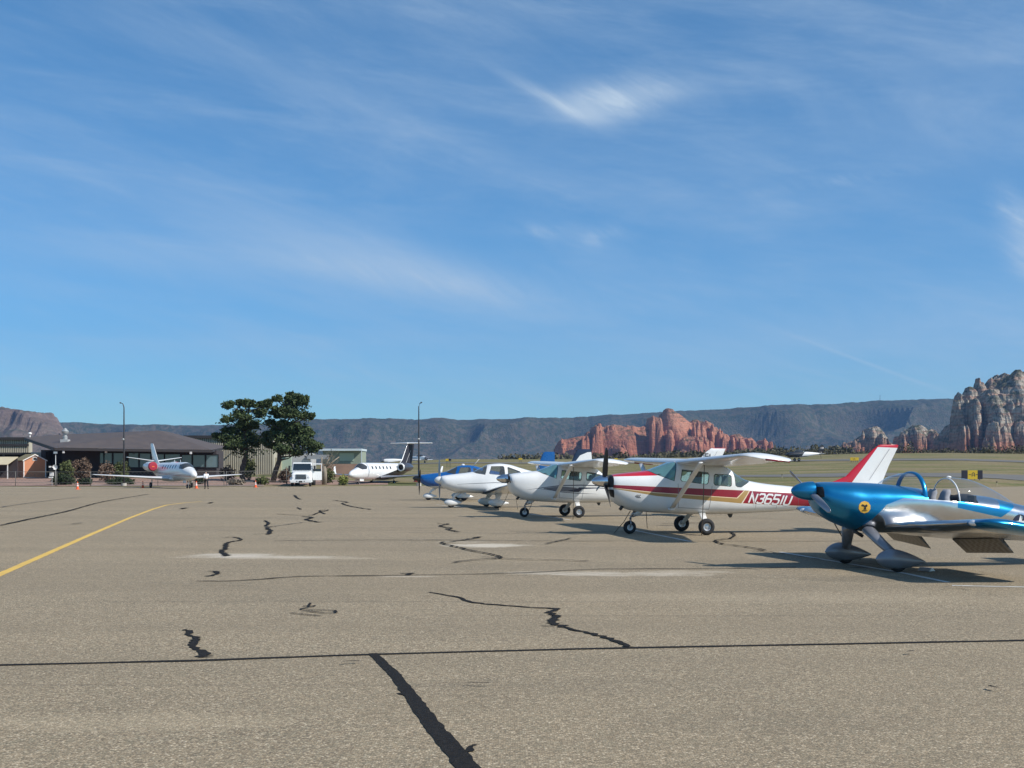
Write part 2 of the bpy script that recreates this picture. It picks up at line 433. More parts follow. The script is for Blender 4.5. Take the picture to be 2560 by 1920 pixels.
# block lettering as strokes on a 4 x 6 grid
GL = {'N': [[(0, 0), (0, 6), (4, 0), (4, 6)]], '3': [[(0, 5.2), (.8, 6), (3.2, 6), (4, 5.2), (4, 3.8), (3.2, 3), (1.4, 3)], [(3.2, 3), (4, 2.2), (4, .8), (3.2, 0), (.8, 0), (0, .8)]],
      '6': [[(4, 5.2), (3.2, 6), (.8, 6), (0, 5.2), (0, .8), (.8, 0), (3.2, 0), (4, .8), (4, 2.4), (3.2, 3.2), (0, 3.2)]],
      '5': [[(4, 6), (0, 6), (0, 3.3), (3.2, 3.3), (4, 2.5), (4, .8), (3.2, 0), (.8, 0), (0, .8)]], '1': [[(2, 0), (2, 6)]],
      'U': [[(0, 6), (0, .8), (.8, 0), (3.2, 0), (4, .8), (4, 6)]], 'A': [[(0, 0), (0, 4.5), (2, 6), (4, 4.5), (4, 0)], [(0, 2.4), (4, 2.4)]],
      '-': [[(.3, 3), (3.7, 3)]], '<': [[(4, 6), (0, 3), (4, 0)]], '>': [[(0, 6), (4, 3), (0, 0)]], '4': [[(3, 0), (3, 6), (0, 2), (4, 2)]], '7': [[(0, 6), (4, 6), (1.4, 0)]]}
def strokes(bm, text, place, size, w, gap=1.7, slant=0.0, adv=None, sub=4):
    """place(u, v) -> 3D point on the surface; size = height of a letter"""
    k = size / 6; u0 = 0
    for ch in text:
        wid = 4 if ch not in '1' else 1.2
        for line in GL.get(ch, []):
            pts = [Vector((p[0] - (1.4 if ch == '1' else 0), p[1])) for p in line]; n = len(pts); L = []; Rt = []
            for i, p in enumerate(pts):
                d1 = (pts[i] - pts[i - 1]).normalized() if i > 0 else (pts[1] - pts[0]).normalized()
                d2 = (pts[i + 1] - pts[i]).normalized() if i < n - 1 else d1
                n1, n2 = Vector((-d1.y, d1.x)), Vector((-d2.y, d2.x)); m = (n1 + n2); m = m / max(.35, m.length_squared) * 2 if m.length > .1 else n1
                L.append(p + m * w / 2); Rt.append(p - m * w / 2)
            for i in range(n - 1):
                for s_ in range(sub):
                    a, b = s_ / sub, (s_ + 1) / sub
                    q = [L[i].lerp(L[i + 1], a), L[i].lerp(L[i + 1], b), Rt[i].lerp(Rt[i + 1], b), Rt[i].lerp(Rt[i + 1], a)]
                    bm.faces.new([bm.verts.new(place((u0 + v.x) * k + slant * v.y * k, v.y * k)) for v in q])
        u0 += wid + gap
    return bm
# ------------------------------------------------------------------ aircraft (local frame: +x aft, -y the side seen, z up, origin on the ground between the main wheels)
def pane_set(root, body, bm, panes):
    """cut window openings; each pane polygon is (poly, glass, name, side)"""
    out = []
    for poly, gm, nm, sides in panes:
        for sd in sides:
            fs = region(bm, poly, 'xz', sd); setmat(fs, 1)          # dark rubber seal
            fs = region(bm, shrink(poly, .022), 'xz', sd)
            if not fs: continue
            out.append((nm, extract(bm, fs), gm))
    for nm, g, gm in out: obj(nm, g, gm, root, smooth=True)
def decal(name, root, body, poly, m, side=-1, off=.004, n=1):
    bm = B(); vs = [bm.verts.new((x, side * (body.side(x, z) + off), z)) for x, z in poly]
    c = (sum(p[0] for p in poly) / len(poly), sum(p[1] for p in poly) / len(poly))
    cv = bm.verts.new((c[0], side * (body.side(*c) + off), c[1]))
    for i in range(len(vs)): bm.faces.new((vs[i], vs[(i + 1) % len(vs)], cv))
    return obj(name, bm, m, root)
def seat(root, x, y, z, m, h=.62, w=.40, tilt=.1):
    bm = B(); N = 8; rings = []
    for i in range(N + 1):
        t = i / N; ww = w * (.9 if t < .7 else .62) * (1 if t < .96 else .8); zz = z + h * t; xx = x + tilt * t
        rings.append([(xx + .07 * math.cos(a) * (1 if t < .95 else .5), y + ww / 2 * math.copysign(abs(math.sin(a)) ** .5, math.sin(a)), zz) for a in [2 * math.pi * k / 16 for k in range(16)]])
    loft(bm, rings); box(bm, x - .45, x + .02, y - w / 2, y + w / 2, z - .08, z + .06)
    return obj('seat', fixn(bm), m, root, smooth=True, sharp=R(60))
def nose_gear(root, x, r, top, m='dull_metal'):
    bm = B(); tube(bm, [(x + .14, 0, top), (x + .05, 0, r * 2 + .12)], .035); tube(bm, [(x + .05, 0, r * 2 + .12), (x, .0, r * 2 + .05)], .025)
    for s in (-1, 1): tube(bm, [(x + .03, s * .03, r * 2 + .08), (x + .01, s * .085, r * 1.7), (x, s * .085, r)], .018)
    tube(bm, [(x + .12, 0, top - .05), (x + .26, 0, (top + 2 * r) / 2 + .02), (x + .08, 0, 2 * r + .1)], .016)
    obj('nose_strut', fixn(bm), m, root, smooth=True); wheel(root, (x, 0, r), r, .13, 'nose_wheel')
def blob(bm, c, r, seg=12):
    bmesh.ops.create_uvsphere(bm, u_segments=seg * 2, v_segments=seg, radius=1, matrix=Matrix.Translation(c) @ Matrix.Diagonal((*r, 1)))
    return bm
def rope(x, y, z0, z1, lab, dx=0.0, dy=0.0):
    bm = tube(B(), [(x, y, z1), (x + dx * .4, y + dy * .4, (z0 + z1) / 2 + .0), (x + dx, y + dy, z0)], .011, 6)
    return tag(obj('tie_down_rope', bm, 'rope', smooth=True), lab, 'rope', 'tie-down ropes of the parked airplanes')

CES = [(-2.425, 1.50, 1.24, .18, 1.37, 2.2, 2.2), (-2.40, 1.55, 1.10, .31, 1.34, 2.5, 2.4), (-2.33, 1.585, .95, .40, 1.30, 2.7, 2.3), (-2.15, 1.62, .79, .46, 1.25, 2.8, 2.4),
       (-1.8, 1.66, .64, .52, 1.2, 2.8, 2.6), (-1.36, 1.71, .585, .55, 1.15, 2.8, 2.8), (-1.0, 1.83, .56, .56, 1.15, 3.0, 3.0), (-.62, 1.95, .54, .57, 1.15, 3.6, 3.2),
       (-.3, 1.96, .53, .57, 1.15, 4.2, 3.4), (.5, 1.90, .52, .57, 1.15, 4.2, 3.4), (.9, 1.78, .52, .55, 1.12, 3.6, 3.2), (1.1, 1.64, .525, .525, 1.08, 3.0, 3.1), (1.5, 1.44, .54, .46, 1.0, 2.6, 2.8),
       (2.8, 1.27, .60, .31, .95, 2.3, 2.4), (4.2, 1.16, .76, .17, .97, 2.1, 2.2), (5.35, 1.10, .92, .05, 1.0, 2, 2)]
def high_wing(loc, rz, style, label):
    t = thing('high_wing_airplane', loc, rz, label, 'airplane', 'small airplanes parked in a row')
    body = Body(CES); bm = body.bm()
    mats = ['white_paint', 'seal', 'red_paint', 'maroon_paint', 'gold_paint', 'cream_line', 'navy_paint', 'grey_stripe', 'black']
    if style == 1:
        setmat(region(bm, [(-2.5, 1.545), (-1.2, 1.575), (-.9, 1.62), (-.9, 2.1), (-2.5, 2.1)]), 2)
        setmat(region(bm, [(-2.36, 1.325), (-2.36, 1.225), (-1.22, 1.03), (1.18, .82), (1.42, 1.165)]), 4)
        setmat(region(bm, [(-2.36, 1.33), (-2.36, 1.235), (-1.22, 1.108), (1.06, .955), (1.285, 1.172)]), 5)
        setmat(region(bm, [(-2.36, 1.325), (-2.36, 1.25), (-1.22, 1.128), (1.04, .975), (1.255, 1.17)]), 3)
        setmat(region(bm, [(1.20, .82), (1.41, 1.16), (4.6, 1.0), (4.4, .66)]), 5)
        setmat(region(bm, [(1.225, .825), (1.435, 1.155), (4.6, .99), (4.4, .67)]), 3)
    else:
        # navy swooshes: thin upper line, tapering lower line, hooked dark blade
        up = [(-1.82, 1.008, 1.012), (-1.26, 1.08, 1.10), (-.58, 1.15, 1.182), (.21, 1.165, 1.20), (1.1, 1.13, 1.165), (2.4, 1.05, 1.075)]
        lo = [(-1.4, 1.055, 1.06), (-.9, .99, 1.01), (-.58, .925, .95), (.09, .868, .892), (.8, .852, .858)]
        gr = [(-1.2, 1.05, 1.075), (-.58, .96, 1.14), (-.1, .93, 1.10), (.05, 1.02, 1.08)]
        hk = [(-.28, .975, .985), (-.05, .93, 1.03), (.12, .925, 1.075), (.24, 1.0, 1.09)]
        l2 = [(.12, 1.03, 1.10), (.9, 1.06, 1.09), (2.2, .985, 1.0)]
        for tb, mi in ((gr, 7), (hk, 6), (l2, 6), (up, 6), (lo, 6)):
            for a, b in zip(tb[:-1], tb[1:]): setmat(region(bm, [(a[0], a[1]), (b[0], b[1]), (b[0], b[2]), (a[0], a[2])]), mi)
    setmat(region(bm, [(-2.5, 1.26), (-2.35, 1.26), (-2.32, 1.60), (-2.5, 1.60)] if style == 1 else [(-2.5, 1.30), (-2.395, 1.30), (-2.395, 1.52), (-2.5, 1.52)]), 8)
    if style == 1: setmat([f for f in region(bm, [(-2.42, 1.04), (-2.30, .98), (-2.34, 1.20), (-2.42, 1.20)]) if abs(f.calc_center_median().y) > .1], 8)
    panes = [([(-1.37, 1.70), (-1.2, 1.60), (-.72, 1.42), (-.61, 1.93), (-.70, 2.1), (-1.3, 2.0)], 'windscreen_teal', 'windshield', (0,)),
             ([(-.50, 1.74), (-.555, 1.46), (-.52, 1.42), (.18, 1.33), (.225, 1.37), (.26, 1.60), (.22, 1.66)], 'window_green', 'door_window', (-1, 1))]
    if style == 1:
        panes += [([(.42, 1.62), (.38, 1.58), (.37, 1.36), (.41, 1.31), (.85, 1.27), (.89, 1.31), (.90, 1.56), (.86, 1.60)], 'window_green', 'side_window', (-1, 1)),
                  ([(.97, 1.75), (1.0, 1.30), (1.06, 1.26), (1.17, 1.25), (1.50, 1.41), (1.45, 1.8)], 'window_green', 'rear_window', (0,))]
    else:
        panes += [([(.45, 1.67), (.42, 1.62), (.41, 1.37), (.45, 1.34), (.72, 1.34), (1.16, 1.52), (.80, 1.62)], 'window_green', 'side_window', (-1, 1))]
    pane_set(t, body, bm, panes)
    # door outline: hair-thin dark gaps
    f = obj('fuselage', bm, mats, t, smooth=True)
    for s in (-1, 1):
        dl = B(); poly = [(-.62, 1.36), (-.60, .72), (.26, .66), (.33, 1.30)]
        for a, b in zip(poly[:-1], poly[1:]):
            if 1:
                for q in range(10):
                    u0, u1 = q / 10, (q + 1) / 10; pts = []
                    for u in (u0, u1):
                        x = a[0] + (b[0] - a[0]) * u; z = a[1] + (b[1] - a[1]) * u; pts.append((x, z))
                    (xa, za), (xb, zb) = pts; n = Vector((zb - za, xa - xb)).normalized() * .005
                    dl.faces.new([dl.verts.new((x, s * (body.side(x, z) + .003), z)) for x, z in ((xa - n.x, za - n.y), (xb - n.x, zb - n.y), (xb + n.x, zb + n.y), (xa + n.x, za + n.y))])
        bmesh.ops.remove_doubles(dl, verts=dl.verts, dist=.004); obj('door_seam', dl, 'grey_stripe', t)
    # wings
    W_ = [(0, -.60, 1.925, 1.66, .125, 3.2), (2.6, -.60, 1.975, 1.64, .12, 3.0), (5.05, -.56, 2.05, 1.14, .11, 2.2), (5.32, -.53, 2.045, 1.10, .10, 3.5), (5.46, -.44, 2.02, .98, .07, 5), (5.53, -.28, 1.99, .72, .035, 6)]
    for s in (-1, 1):
        secs = [(s * a[0],) + a[1:] for a in W_]
        w = wing(secs); setmat([f_ for f_ in w.faces if abs(f_.calc_center_median().y) > 5.05], 1)
        wo_ = obj('wing', w, ['grey_white_paint' if style == 1 else 'white_paint', 'white_paint'], t, smooth=True, sharp=R(60))
        # aileron and flap: slightly drooped trailing pieces
        for nm, y0, y1, x0, x1, dr in (('flap', .75, 2.75, 1.03, 1.09, .03), ('aileron', 2.85, 4.9, .98, .74, .06)):
            a = wing([(s * y0, x0 - .30, 1.905 + .02 * y0, .36, .1, 8), (s * y1, x1 - .30 - (.12 if nm == 'aileron' else 0), 1.91 + .02 * y1, .36 - (.06 if nm == 'aileron' else 0), .1, 12 if nm == 'aileron' else 8)])
            obj(nm, a, 'white_paint', wo_, smooth=True, sharp=R(60))
        if style == 1:
            b = B(); tube(b, [(-.12, s * 5.54, 1.955), (.48, s * 5.50, 1.90)], [.022, .012], 8, flat=.5); obj('tip_stripe', b, 'maroon_paint', wo_, smooth=True)
        st = B(); a = Vector((-.80, s * .555, .68)); b = Vector((-.70, s * 2.72, 1.90)); rings = []
        for q in range(7):
            p = a.lerp(b, q / 6); rings.append([(p.x + .075 * math.cos(k_), p.y, p.z + .022 * math.sin(k_)) for k_ in [2 * math.pi * k / 16 for k in range(16)]])
        loft(st, rings); blob(st, (-.80, s * .55, .68), (.10, .06, .05), 8)
        obj('wing_strut', fixn(st), 'white_paint', t, smooth=True)
        lg = B(); pts = [(.10, s * .38, .575), (.07, s * .62, .47), (.03, s * .98, .27), (.0, s * 1.0, .22)]; rings = []
        for (x, y, z), wd in zip(pts, (.10, .085, .065, .05)):
            rings.append([(x + wd * math.cos(k_), y + .012 * math.sin(k_) * s, z + .016 * math.sin(k_)) for k_ in [2 * math.pi * k / 14 for k in range(14)]])
        loft(lg, rings); obj('landing_gear_leg', fixn(lg), 'white_paint', t, smooth=True)
        wheel(t, (0, s * 1.07, .222), .222, .165, 'main_wheel')
    # tail
    dz = .14 if style == 2 else 0
    F = [(1.10, 3.45, 0, 2.05, .03, 0), (1.32, 3.78, 0, 1.72, .05, 0), (1.42, 4.10, 0, 1.43, .07, 0), (1.55, 4.42, 0, 1.16, .08, 0), (1.85, 4.73, 0, .98, .08, 0), (2.30 + dz, 5.23 + dz * .4, 0, .72, .08, 0), (2.42 + dz, 5.40 + dz * .4, 0, .60, .07, 0), (2.435 + dz, 5.46 + dz * .4, 0, .50, .03, 0)]
    fb = wing(F, 'v')
    if style == 1:
        setmat(region(fb, [(3.3, 1.0), (4.28, 1.0), (5.37, 2.372), (5.37, 2.6), (3.3, 2.6)]), 1); setmat(region(fb, [(5.2, 2.372), (6.3, 2.335), (6.3, 2.6), (5.2, 2.6)]), 1)
    fo = obj('fin', fb, ['white_paint', 'red_paint'], t, smooth=True, sharp=R(55))
    rl = B()
    x0, x1 = (5.10, 1.45), (5.72, 2.32 + dz)
    tube(rl, [(x0[0], -.05, x0[1]), (x1[0], -.034, x1[1])], .0035, 6); tube(rl, [(x0[0], .05, x0[1]), (x1[0], .034, x1[1])], .0035, 6); obj('rudder_gap', rl, 'grey_stripe', fo)
    if style == 2:
        nb = strokes(B(), '51', lambda u, v: (5.22 + u, -.052, 2.16 + v), .20, 1.0, 1.2); obj('fin_number', nb, 'black', fo)
        bm2 = wing([(2.50, 5.36, 0, .62, .075, 0), (2.585, 5.55, 0, .52, .07, 0)], 'v'); obj('fin_cap', bm2, 'red_paint', fo, smooth=True, sharp=R(50))
    for s in (-1, 1):
        obj('stabilizer', wing([(s * .06, 4.62, 1.14, 1.12, .08, 0), (s * 1.6, 4.90, 1.15, .84, .08, 0), (s * 1.74, 5.02, 1.15, .62, .05, 0)]), 'white_paint', t, smooth=True, sharp=R(55))
    spinner(t, -2.86, -2.43, 1.42, .165, 'spinner_metal')
    bp = lathe(B(), [(0, -2.47), (.15, -2.47), (.17, -2.44), (.17, -2.40), (0, -2.40)], 'x', (0, 0, 1.42)); obj('propeller_hub', fixn(bp), 'dark_metal', t, smooth=True, sharp=R(40))
    prop(t, (-2.50, 0, 1.42), .93, (105, 225, 345) if style == 1 else (187, 7), 'blade_black', ch=.155)
    nose_gear(t, -1.8, .178 if style == 1 else .18, .62)
    b = tube(B(), [(-2.02, -.16, .78), (-2.12, -.17, .66)], .045, 12); obj('exhaust_pipe', b, 'dark_metal', t, smooth=True)
    b = B(); tube(b, [(-1.58, 0, .62), (-1.52, 0, .52)], [.17, .10], 12, flat=.6); obj('nose_strut_fairing', fixn(b), 'grey_white_paint', t, smooth=True)
    b = B(); loft(b, [[(.95, -.01, .53), (1.12, -.01, .53), (1.12, .01, .53), (.95, .01, .53)], [(1.02, -.006, .42), (1.08, -.006, .42), (1.08, .006, .42), (1.02, .006, .42)]]); obj('antenna', fixn(b), 'dark_metal', t)
    for y in (-.27, .27):
        seat(t, -.02, y, 1.05, 'seat_dark', .62); seat(t, .72, y, 1.0, 'seat_grey', .56)
    b = B(); box(b, -1.15, -1.0, -.48, .48, 1.25, 1.62); obj('instrument_panel', b, 'cabin_dark', t)
    for sx in (1.62, 2.25, 2.9):
        for s in (-1, 1):
            q = B(); prev = None; zt, zb, hw, zc, n1, n2 = body.at(sx)
            for k in range(15):
                z = zb + .04 + (zt - zb - .08) * k / 14; y = s * (body.side(sx, z) + .002); cur = (q.verts.new((sx - .003, y, z)), q.verts.new((sx + .003, y, z)))
                if prev: q.faces.new((prev[0], cur[0], cur[1], prev[1]))
                prev = cur
            obj('skin_seam', q, 'grey_stripe', t)
    if style == 1:
        lt = strokes(B(), 'N3651U', lambda u, v: (1.40 + u, -(body.side(1.40 + u, .84 - .062 * u + v) + .005), .84 - .062 * u + v), .255, 1.12, 1.45, .42)
        obj('registration', lt, 'white_paint', t)
        mk = strokes(B(), '<<<', lambda u, v: (-1.78 + u, -(body.side(-1.78 + u, .985 - .06 * u + v) + .004), .985 - .06 * u + v), .085, 1.0, -1.0); obj('fuselage_mark', mk, 'dark_grey_paint', t)
    return t, body

CIR = [(-2.42, 1.41, 1.16, .18, 1.29, 2.2, 2.2), (-2.38, 1.46, 1.04, .30, 1.27, 2.3, 2.3), (-2.15, 1.51, .87, .42, 1.2, 2.3, 2.3), (-1.65, 1.575, .73, .5, 1.14, 2.4, 2.4), (-.93, 1.67, .68, .57, 1.1, 2.6, 2.7),
       (-.5, 1.86, .66, .60, 1.1, 2.6, 2.8), (-.12, 2.02, .65, .61, 1.1, 2.7, 2.8), (.35, 2.06, .65, .61, 1.1, 2.8, 2.8), (.8, 2.01, .66, .59, 1.1, 2.7, 2.8), (1.3, 1.87, .69, .52, 1.1, 2.5, 2.6), (1.8, 1.73, .76, .42, 1.15, 2.4, 2.4),
       (3, 1.52, .96, .24, 1.22, 2.2, 2.2), (4.2, 1.42, 1.10, .13, 1.26, 2.1, 2.1), (5.0, 1.36, 1.2, .04, 1.28, 2, 2)]
def low_wing(loc, rz, blue, label, blades, tail=0.0, scale=1.0):
    t = thing('low_wing_airplane', loc, rz, label, 'airplane', 'small airplanes parked in a row', scale)
    st = [((r[0] + tail * max(0, (r[0] - 1.3) / 3.7)),) + r[1:] for r in CIR]
    body = Body(st); bm = body.bm(); base = 'royal_blue_paint' if blue else 'white_paint'
    mats = [base, 'seal', 'navy_paint', 'white_paint', 'grey_white_paint']
    if blue: setmat(region(bm, [(-2.6, .4), (5.9, .4), (5.9, 1.0), (-.5, .86), (-2.6, .80)]), 3)
    else:
        for a, b in zip([(-1.7, 1.09, 1.10), (-1.0, 1.115, 1.135), (.0, 1.155, 1.18)], [(-1.0, 1.115, 1.135), (.0, 1.155, 1.18), (1.6, 1.12, 1.135)]):
            setmat(region(bm, [(a[0], a[1]), (b[0], b[1]), (b[0], b[2]), (a[0], a[2])]), 2)
    gl = 'window_dark' if blue else 'window_clear'
    pane_set(t, body, bm, [([(-.97, 1.69), (-.80, 1.60), (-.40, 1.53), (-.26, 1.97), (-.35, 2.2), (-.95, 2.0)], gl, 'windshield', (0,)),
                           ([(-.09, 1.93), (-.22, 1.60), (-.18, 1.56), (.50, 1.50), (.53, 1.54), (.52, 1.88), (.47, 1.94)], 'window_clear', 'door_window', (-1, 1)),
                           ([(.70, 1.90), (.66, 1.86), (.665, 1.56), (.70, 1.53), (1.34, 1.62), (1.26, 1.70)], gl, 'rear_window', (-1, 1))])
    obj('fuselage', bm, mats, t, smooth=True)
    for s in (-1, 1):
        w = wing([(s * .3, -.50, .70, 1.45, .15, 2), (s * 3.2, -.42, .93, 1.15, .14, 1), (s * 5.1, -.30, 1.08, .85, .12, 0), (s * 5.4, -.12, 1.12, .55, .08, 0)])
        if not blue: setmat(region(w, [(-.6, -9), (-.28, -9), (-.34, 0), (-.34, 9), (-.6, 9)], 'xy'), 1)
        obj('wing', w, ['white_paint', 'navy_paint'], t, smooth=True, sharp=R(55))
        lg = B(); rings = []
        for (x, y, z), wd in zip([(.12, s * .95, .74), (.10, s * 1.2, .55), (.0, s * 1.4, .36), (-.02, s * 1.42, .24)], (.24, .13, .10, .12)):
            rings.append([(x + wd * math.cos(k_), y + .03 * math.sin(k_), z) for k_ in [2 * math.pi * k / 14 for k in range(14)]])
        loft(lg, rings); obj('landing_gear_leg', fixn(lg), 'white_paint', t, smooth=True)
        p = pant(B(), -.42, .55, s * 1.44, .26, .15, .36, -.10)
        setmat(region(p, [(-.6, -.1), (.8, -.1), (.8, .20), (-.6, .14)]), 1)
        obj('wheel_fairing', fixn(p), ['white_paint', 'navy_paint' if blue else 'white_paint'], t, smooth=True)
        wheel(t, (0, s * 1.44, .19), .19, .14, 'main_wheel')
    lg = B(); tube(lg, [(-1.45, 0, .76), (-1.75, 0, .55), (-1.9, 0, .30)], [.09, .065, .06], 12, flat=.5); obj('nose_gear_leg', fixn(lg), 'white_paint', t, smooth=True)
    p = pant(B(), -2.25, -1.42, 0, .25, .13, .34, -.08); setmat(region(p, [(-2.4, -.1), (-1, -.1), (-1, .17), (-2.4, .13)]), 1)
    obj('nose_wheel_fairing', fixn(p), ['white_paint', 'navy_paint' if blue else 'white_paint'], t, smooth=True); wheel(t, (-1.92, 0, .17), .17, .12, 'nose_wheel')
    tx = tail
    if blue: F = [(1.2, 3.85 + tx, 0, 1.2, .05, 0), (1.8, 4.22 + tx * .5, 0, 1.12, .08, 0), (2.35, 4.58 + tx * .2, 0, .88, .08, 0), (2.78, 4.84 + tx * .1, 0, .70, .08, 0), (2.86, 4.95 + tx * .1, 0, .55, .04, 0)]
    else: F = [(1.2, 3.3, 0, 1.5, .05, 0), (1.6, 3.5, 0, 1.33, .08, 0), (2.2, 3.86, 0, .98, .08, 0), (2.66, 4.06, 0, .74, .08, 0), (2.75, 4.15, 0, .60, .04, 0)]
    fb = wing(F, 'v')
    if not blue:
        setmat([f for f in fb.faces], 1); setmat(region(fb, [(3.2, 1.1), (5, 1.1), (5.0, 2.62), (4.62, 2.60), (4.25, 2.45)]), 0)
    obj('fin', fb, [base, 'navy_paint'], t, smooth=True, sharp=R(55))
    sx = 4.2 + tx if blue else 3.9
    for s in (-1, 1): obj('stabilizer', wing([(s * .05, sx, 1.33, .85, .09, 0), (s * 1.9, sx + .2, 1.36, .55, .08, 0)]), 'white_paint', t, smooth=True, sharp=R(55))
    spinner(t, -2.86 if blue else -2.70, -2.41, 1.29, .175, 'black_paint' if blue else 'white_paint')
    prop(t, (-2.46, 0, 1.29), .98, blades, 'blade_black' if blue else 'blade_grey', ch=.12)
    for y in (-.28, .28): seat(t, .42, y, 1.10, 'seat_dark', .68); seat(t, 1.05, y, 1.08, 'seat_dark', .55)
    b = B(); box(b, -.72, -.60, -.46, .46, 1.3, 1.62); obj('instrument_panel', b, 'cabin_dark', t)
    if blue:
        b = tube(B(), [(.72, 0, 2.02), (1.08, 0, 2.42)], [.014, .010], 6); obj('antenna', b, 'white_paint', t, smooth=True)
        b = B(); blob(b, (.12, 0, 2.08), (.10, .04, .06), 6); obj('antenna_dome', b, 'white_paint', t, smooth=True)
    return t

RVS = [(-1.135, 1.46, 1.18, .16, 1.32, 2.2, 2.2), (-1.10, 1.485, 1.04, .30, 1.29, 2.3, 2.3), (-.9, 1.50, .87, .42, 1.2, 2.3, 2.2), (-.6, 1.50, .73, .50, 1.12, 2.3, 2.2), (-.35, 1.49, .65, .53, 1.08, 2.3, 2.4), (0, 1.475, .615, .55, 1.10, 2.3, 2.6),
       (.45, 1.43, .60, .56, 1.15, 2.3, 2.5), (1.0, 1.36, .56, .56, 1.12, 2.3, 2.5), (1.6, 1.29, .52, .52, 1.04, 2.3, 2.5), (2.1, 1.24, .48, .45, .96, 2.2, 2.4), (2.5, 1.15, .46, .39, .9, 2.2, 2.4), (3.0, 1.05, .44, .30, .82, 2.2, 2.3), (4.7, .84, .48, .07, .68, 2, 2)]
def arch(x, hw, zb, zt, n=20, e=2.2):
    out = []
    for k in range(n + 1):
        a = math.pi * k / n; out.append(Vector((x, hw * math.copysign(abs(math.cos(a)) ** (2 / e), math.cos(a)), zb + (zt - zb) * abs(math.sin(a)) ** (2 / e))))
    return out
def shell(rows):
    bm = B(); V = [[bm.verts.new(p) for p in r] for r in rows]
    for a, b in zip(V[:-1], V[1:]):
        for i in range(len(a) - 1): bm.faces.new((a[i], a[i + 1], b[i + 1], b[i]))
    return bm
def sport_plane(loc, rz, label):
    t = thing('sport_airplane', loc, rz, label, 'airplane', 'small airplanes parked in a row')
    body = Body(RVS, 64, .05); bm = body.bm()
    mats = ['polished_aluminium', 'seal', 'teal_blue_metallic', 'black']
    for p in ([(-1.3, .3), (-.49, .3), (-.42, .73), (-.42, 1.8), (-1.3, 1.8)], [(-.42, .73), (-.03, 1.12), (-.03, 1.8), (-.42, 1.8)], [(-.03, 1.12), (.27, 1.225), (.27, 1.8), (-.03, 1.8)], [(.27, 1.225), (.74, 1.20), (.74, 1.8), (.27, 1.8)],
              [(1.28, 1.055), (1.29, 1.175), (2.14, 1.03), (2.17, .88)], [(2.17, .88), (2.14, 1.03), (2.30, 1.4), (2.62, 1.4), (2.5, 1.06)]):
        setmat(region(bm, p), 2)
    setmat([f for f in region(bm, [(-1.2, 1.24), (-1.07, 1.24), (-1.07, 1.42), (-1.2, 1.42)]) if abs(f.calc_center_median().y) > .1], 3)
    op = region(bm, [(.74, 1.9), (.74, 1.205), (1.72, 1.13), (1.72, 1.9)]); bmesh.ops.delete(bm, geom=op, context='FACES')
    obj('fuselage', bm, mats, t, smooth=True, sharp=R(60))
    # cockpit tub
    tub = B(); box(tub, .5, 1.70, -.46, .46, .70, .74); box(tub, 1.66, 1.70, -.44, .44, .74, 1.26); box(tub, .40, .46, -.42, .42, .74, 1.30); obj('cockpit_tub', tub, 'cabin_dark', t)
    for y in (-.23, .23):
        s_ = seat(t, 1.08, y, .82, 'seat_grey', .55, .36, .18)
    # windscreen + frame
    ws = [(.12, .10, 1.46, 1.475), (.22, .27, 1.445, 1.53), (.36, .40, 1.40, 1.605), (.52, .475, 1.34, 1.645), (.70, .50, 1.24, 1.655)]
    obj('windscreen', shell([arch(*r) for r in ws]), 'canopy_clear', t, smooth=True)
    fr = B(); rings = []
    for p in arch(.70, .52, 1.17, 1.665, 28): rings.append([(p.x + .045 * math.cos(k), p.y * (1 + .04 * math.sin(k)), p.z + .020 * math.sin(k)) for k in [2 * math.pi * q / 10 for q in range(10)]])
    loft(fr, rings); obj('windscreen_frame', fixn(fr), 'teal_blue_metallic', t, smooth=True)
    cr = [(1.36, .47, 1.10, 1.56), (1.48, .478, 1.09, 1.578), (1.75, .465, 1.06, 1.55), (2.05, .41, 1.02, 1.445), (2.35, .33, .98, 1.30), (2.60, .22, 1.04, 1.15)]
    xs = np.linspace(1.36, 2.60, 16); CR = [[pchip([c_[0] for c_ in cr], [c_[k] for c_ in cr], x) for k in (1, 2, 3)] for x in xs]
    cn = obj('canopy', shell([arch(float(x), *[float(v) for v in c_]) for x, c_ in zip(xs, CR)]), 'canopy_clear', t, smooth=True)
    for nm, xx, r_, m_ in (('canopy_bow', 1.37, .014, 'white_paint'),):
        v = [float(pchip([c_[0] for c_ in cr], [c_[k] for c_ in cr], xx)) for k in (1, 2, 3)]
        obj(nm, tube(B(), arch(xx, v[0] * .99, v[1], v[2] - .005, 26), r_, 8, up=Vector((1, 0, 0))), m_, cn, smooth=True)
    b = B(); blob(b, (1.43, 0, 1.585), (.05, .03, .02), 6); obj('canopy_latch', b, 'white_paint', cn, smooth=True)
    b = B(); blob(b, (1.72, 0, 1.16), (.22, .36, .13), 10); obj('baggage', b, 'seat_dark', t, smooth=True)
    # wings
    for s in (-1, 1):
        secs = [(.35, -.02, .745, 1.22, .15, 11), (2.02, .0, .85, 1.22, .148, 11), (2.03, .0, .85, 1.46, .125, 11), (3.28, .02, .925, 1.45, .125, 11), (3.42, .04, .94, 1.42, .11, 11), (3.50, .12, .935, 1.30, .075, 11), (3.53, .28, .91, 1.0, .03, 11)]
        secs = [(s * a[0],) + a[1:] for a in secs]; w = wing(secs, n=15)
        setmat(region(w, [(-.5, s * 2.98), (.1, s * 2.98), (2.2, s * 3.2), (2.2, s * 4), (-.5, s * 4)], 'xy'), 1)
        wo_ = obj('wing', w, ['polished_aluminium', 'teal_blue_metallic'], t, smooth=True, sharp=R(60))
        b = B(); blob(b, (.055, s * 3.10, .905), (.07, .10, .045), 8); obj('landing_light', b, 'lamp_glass', wo_, smooth=True)
        # drooped flap, checkered on its lower skin
        fl = B(); rings = []
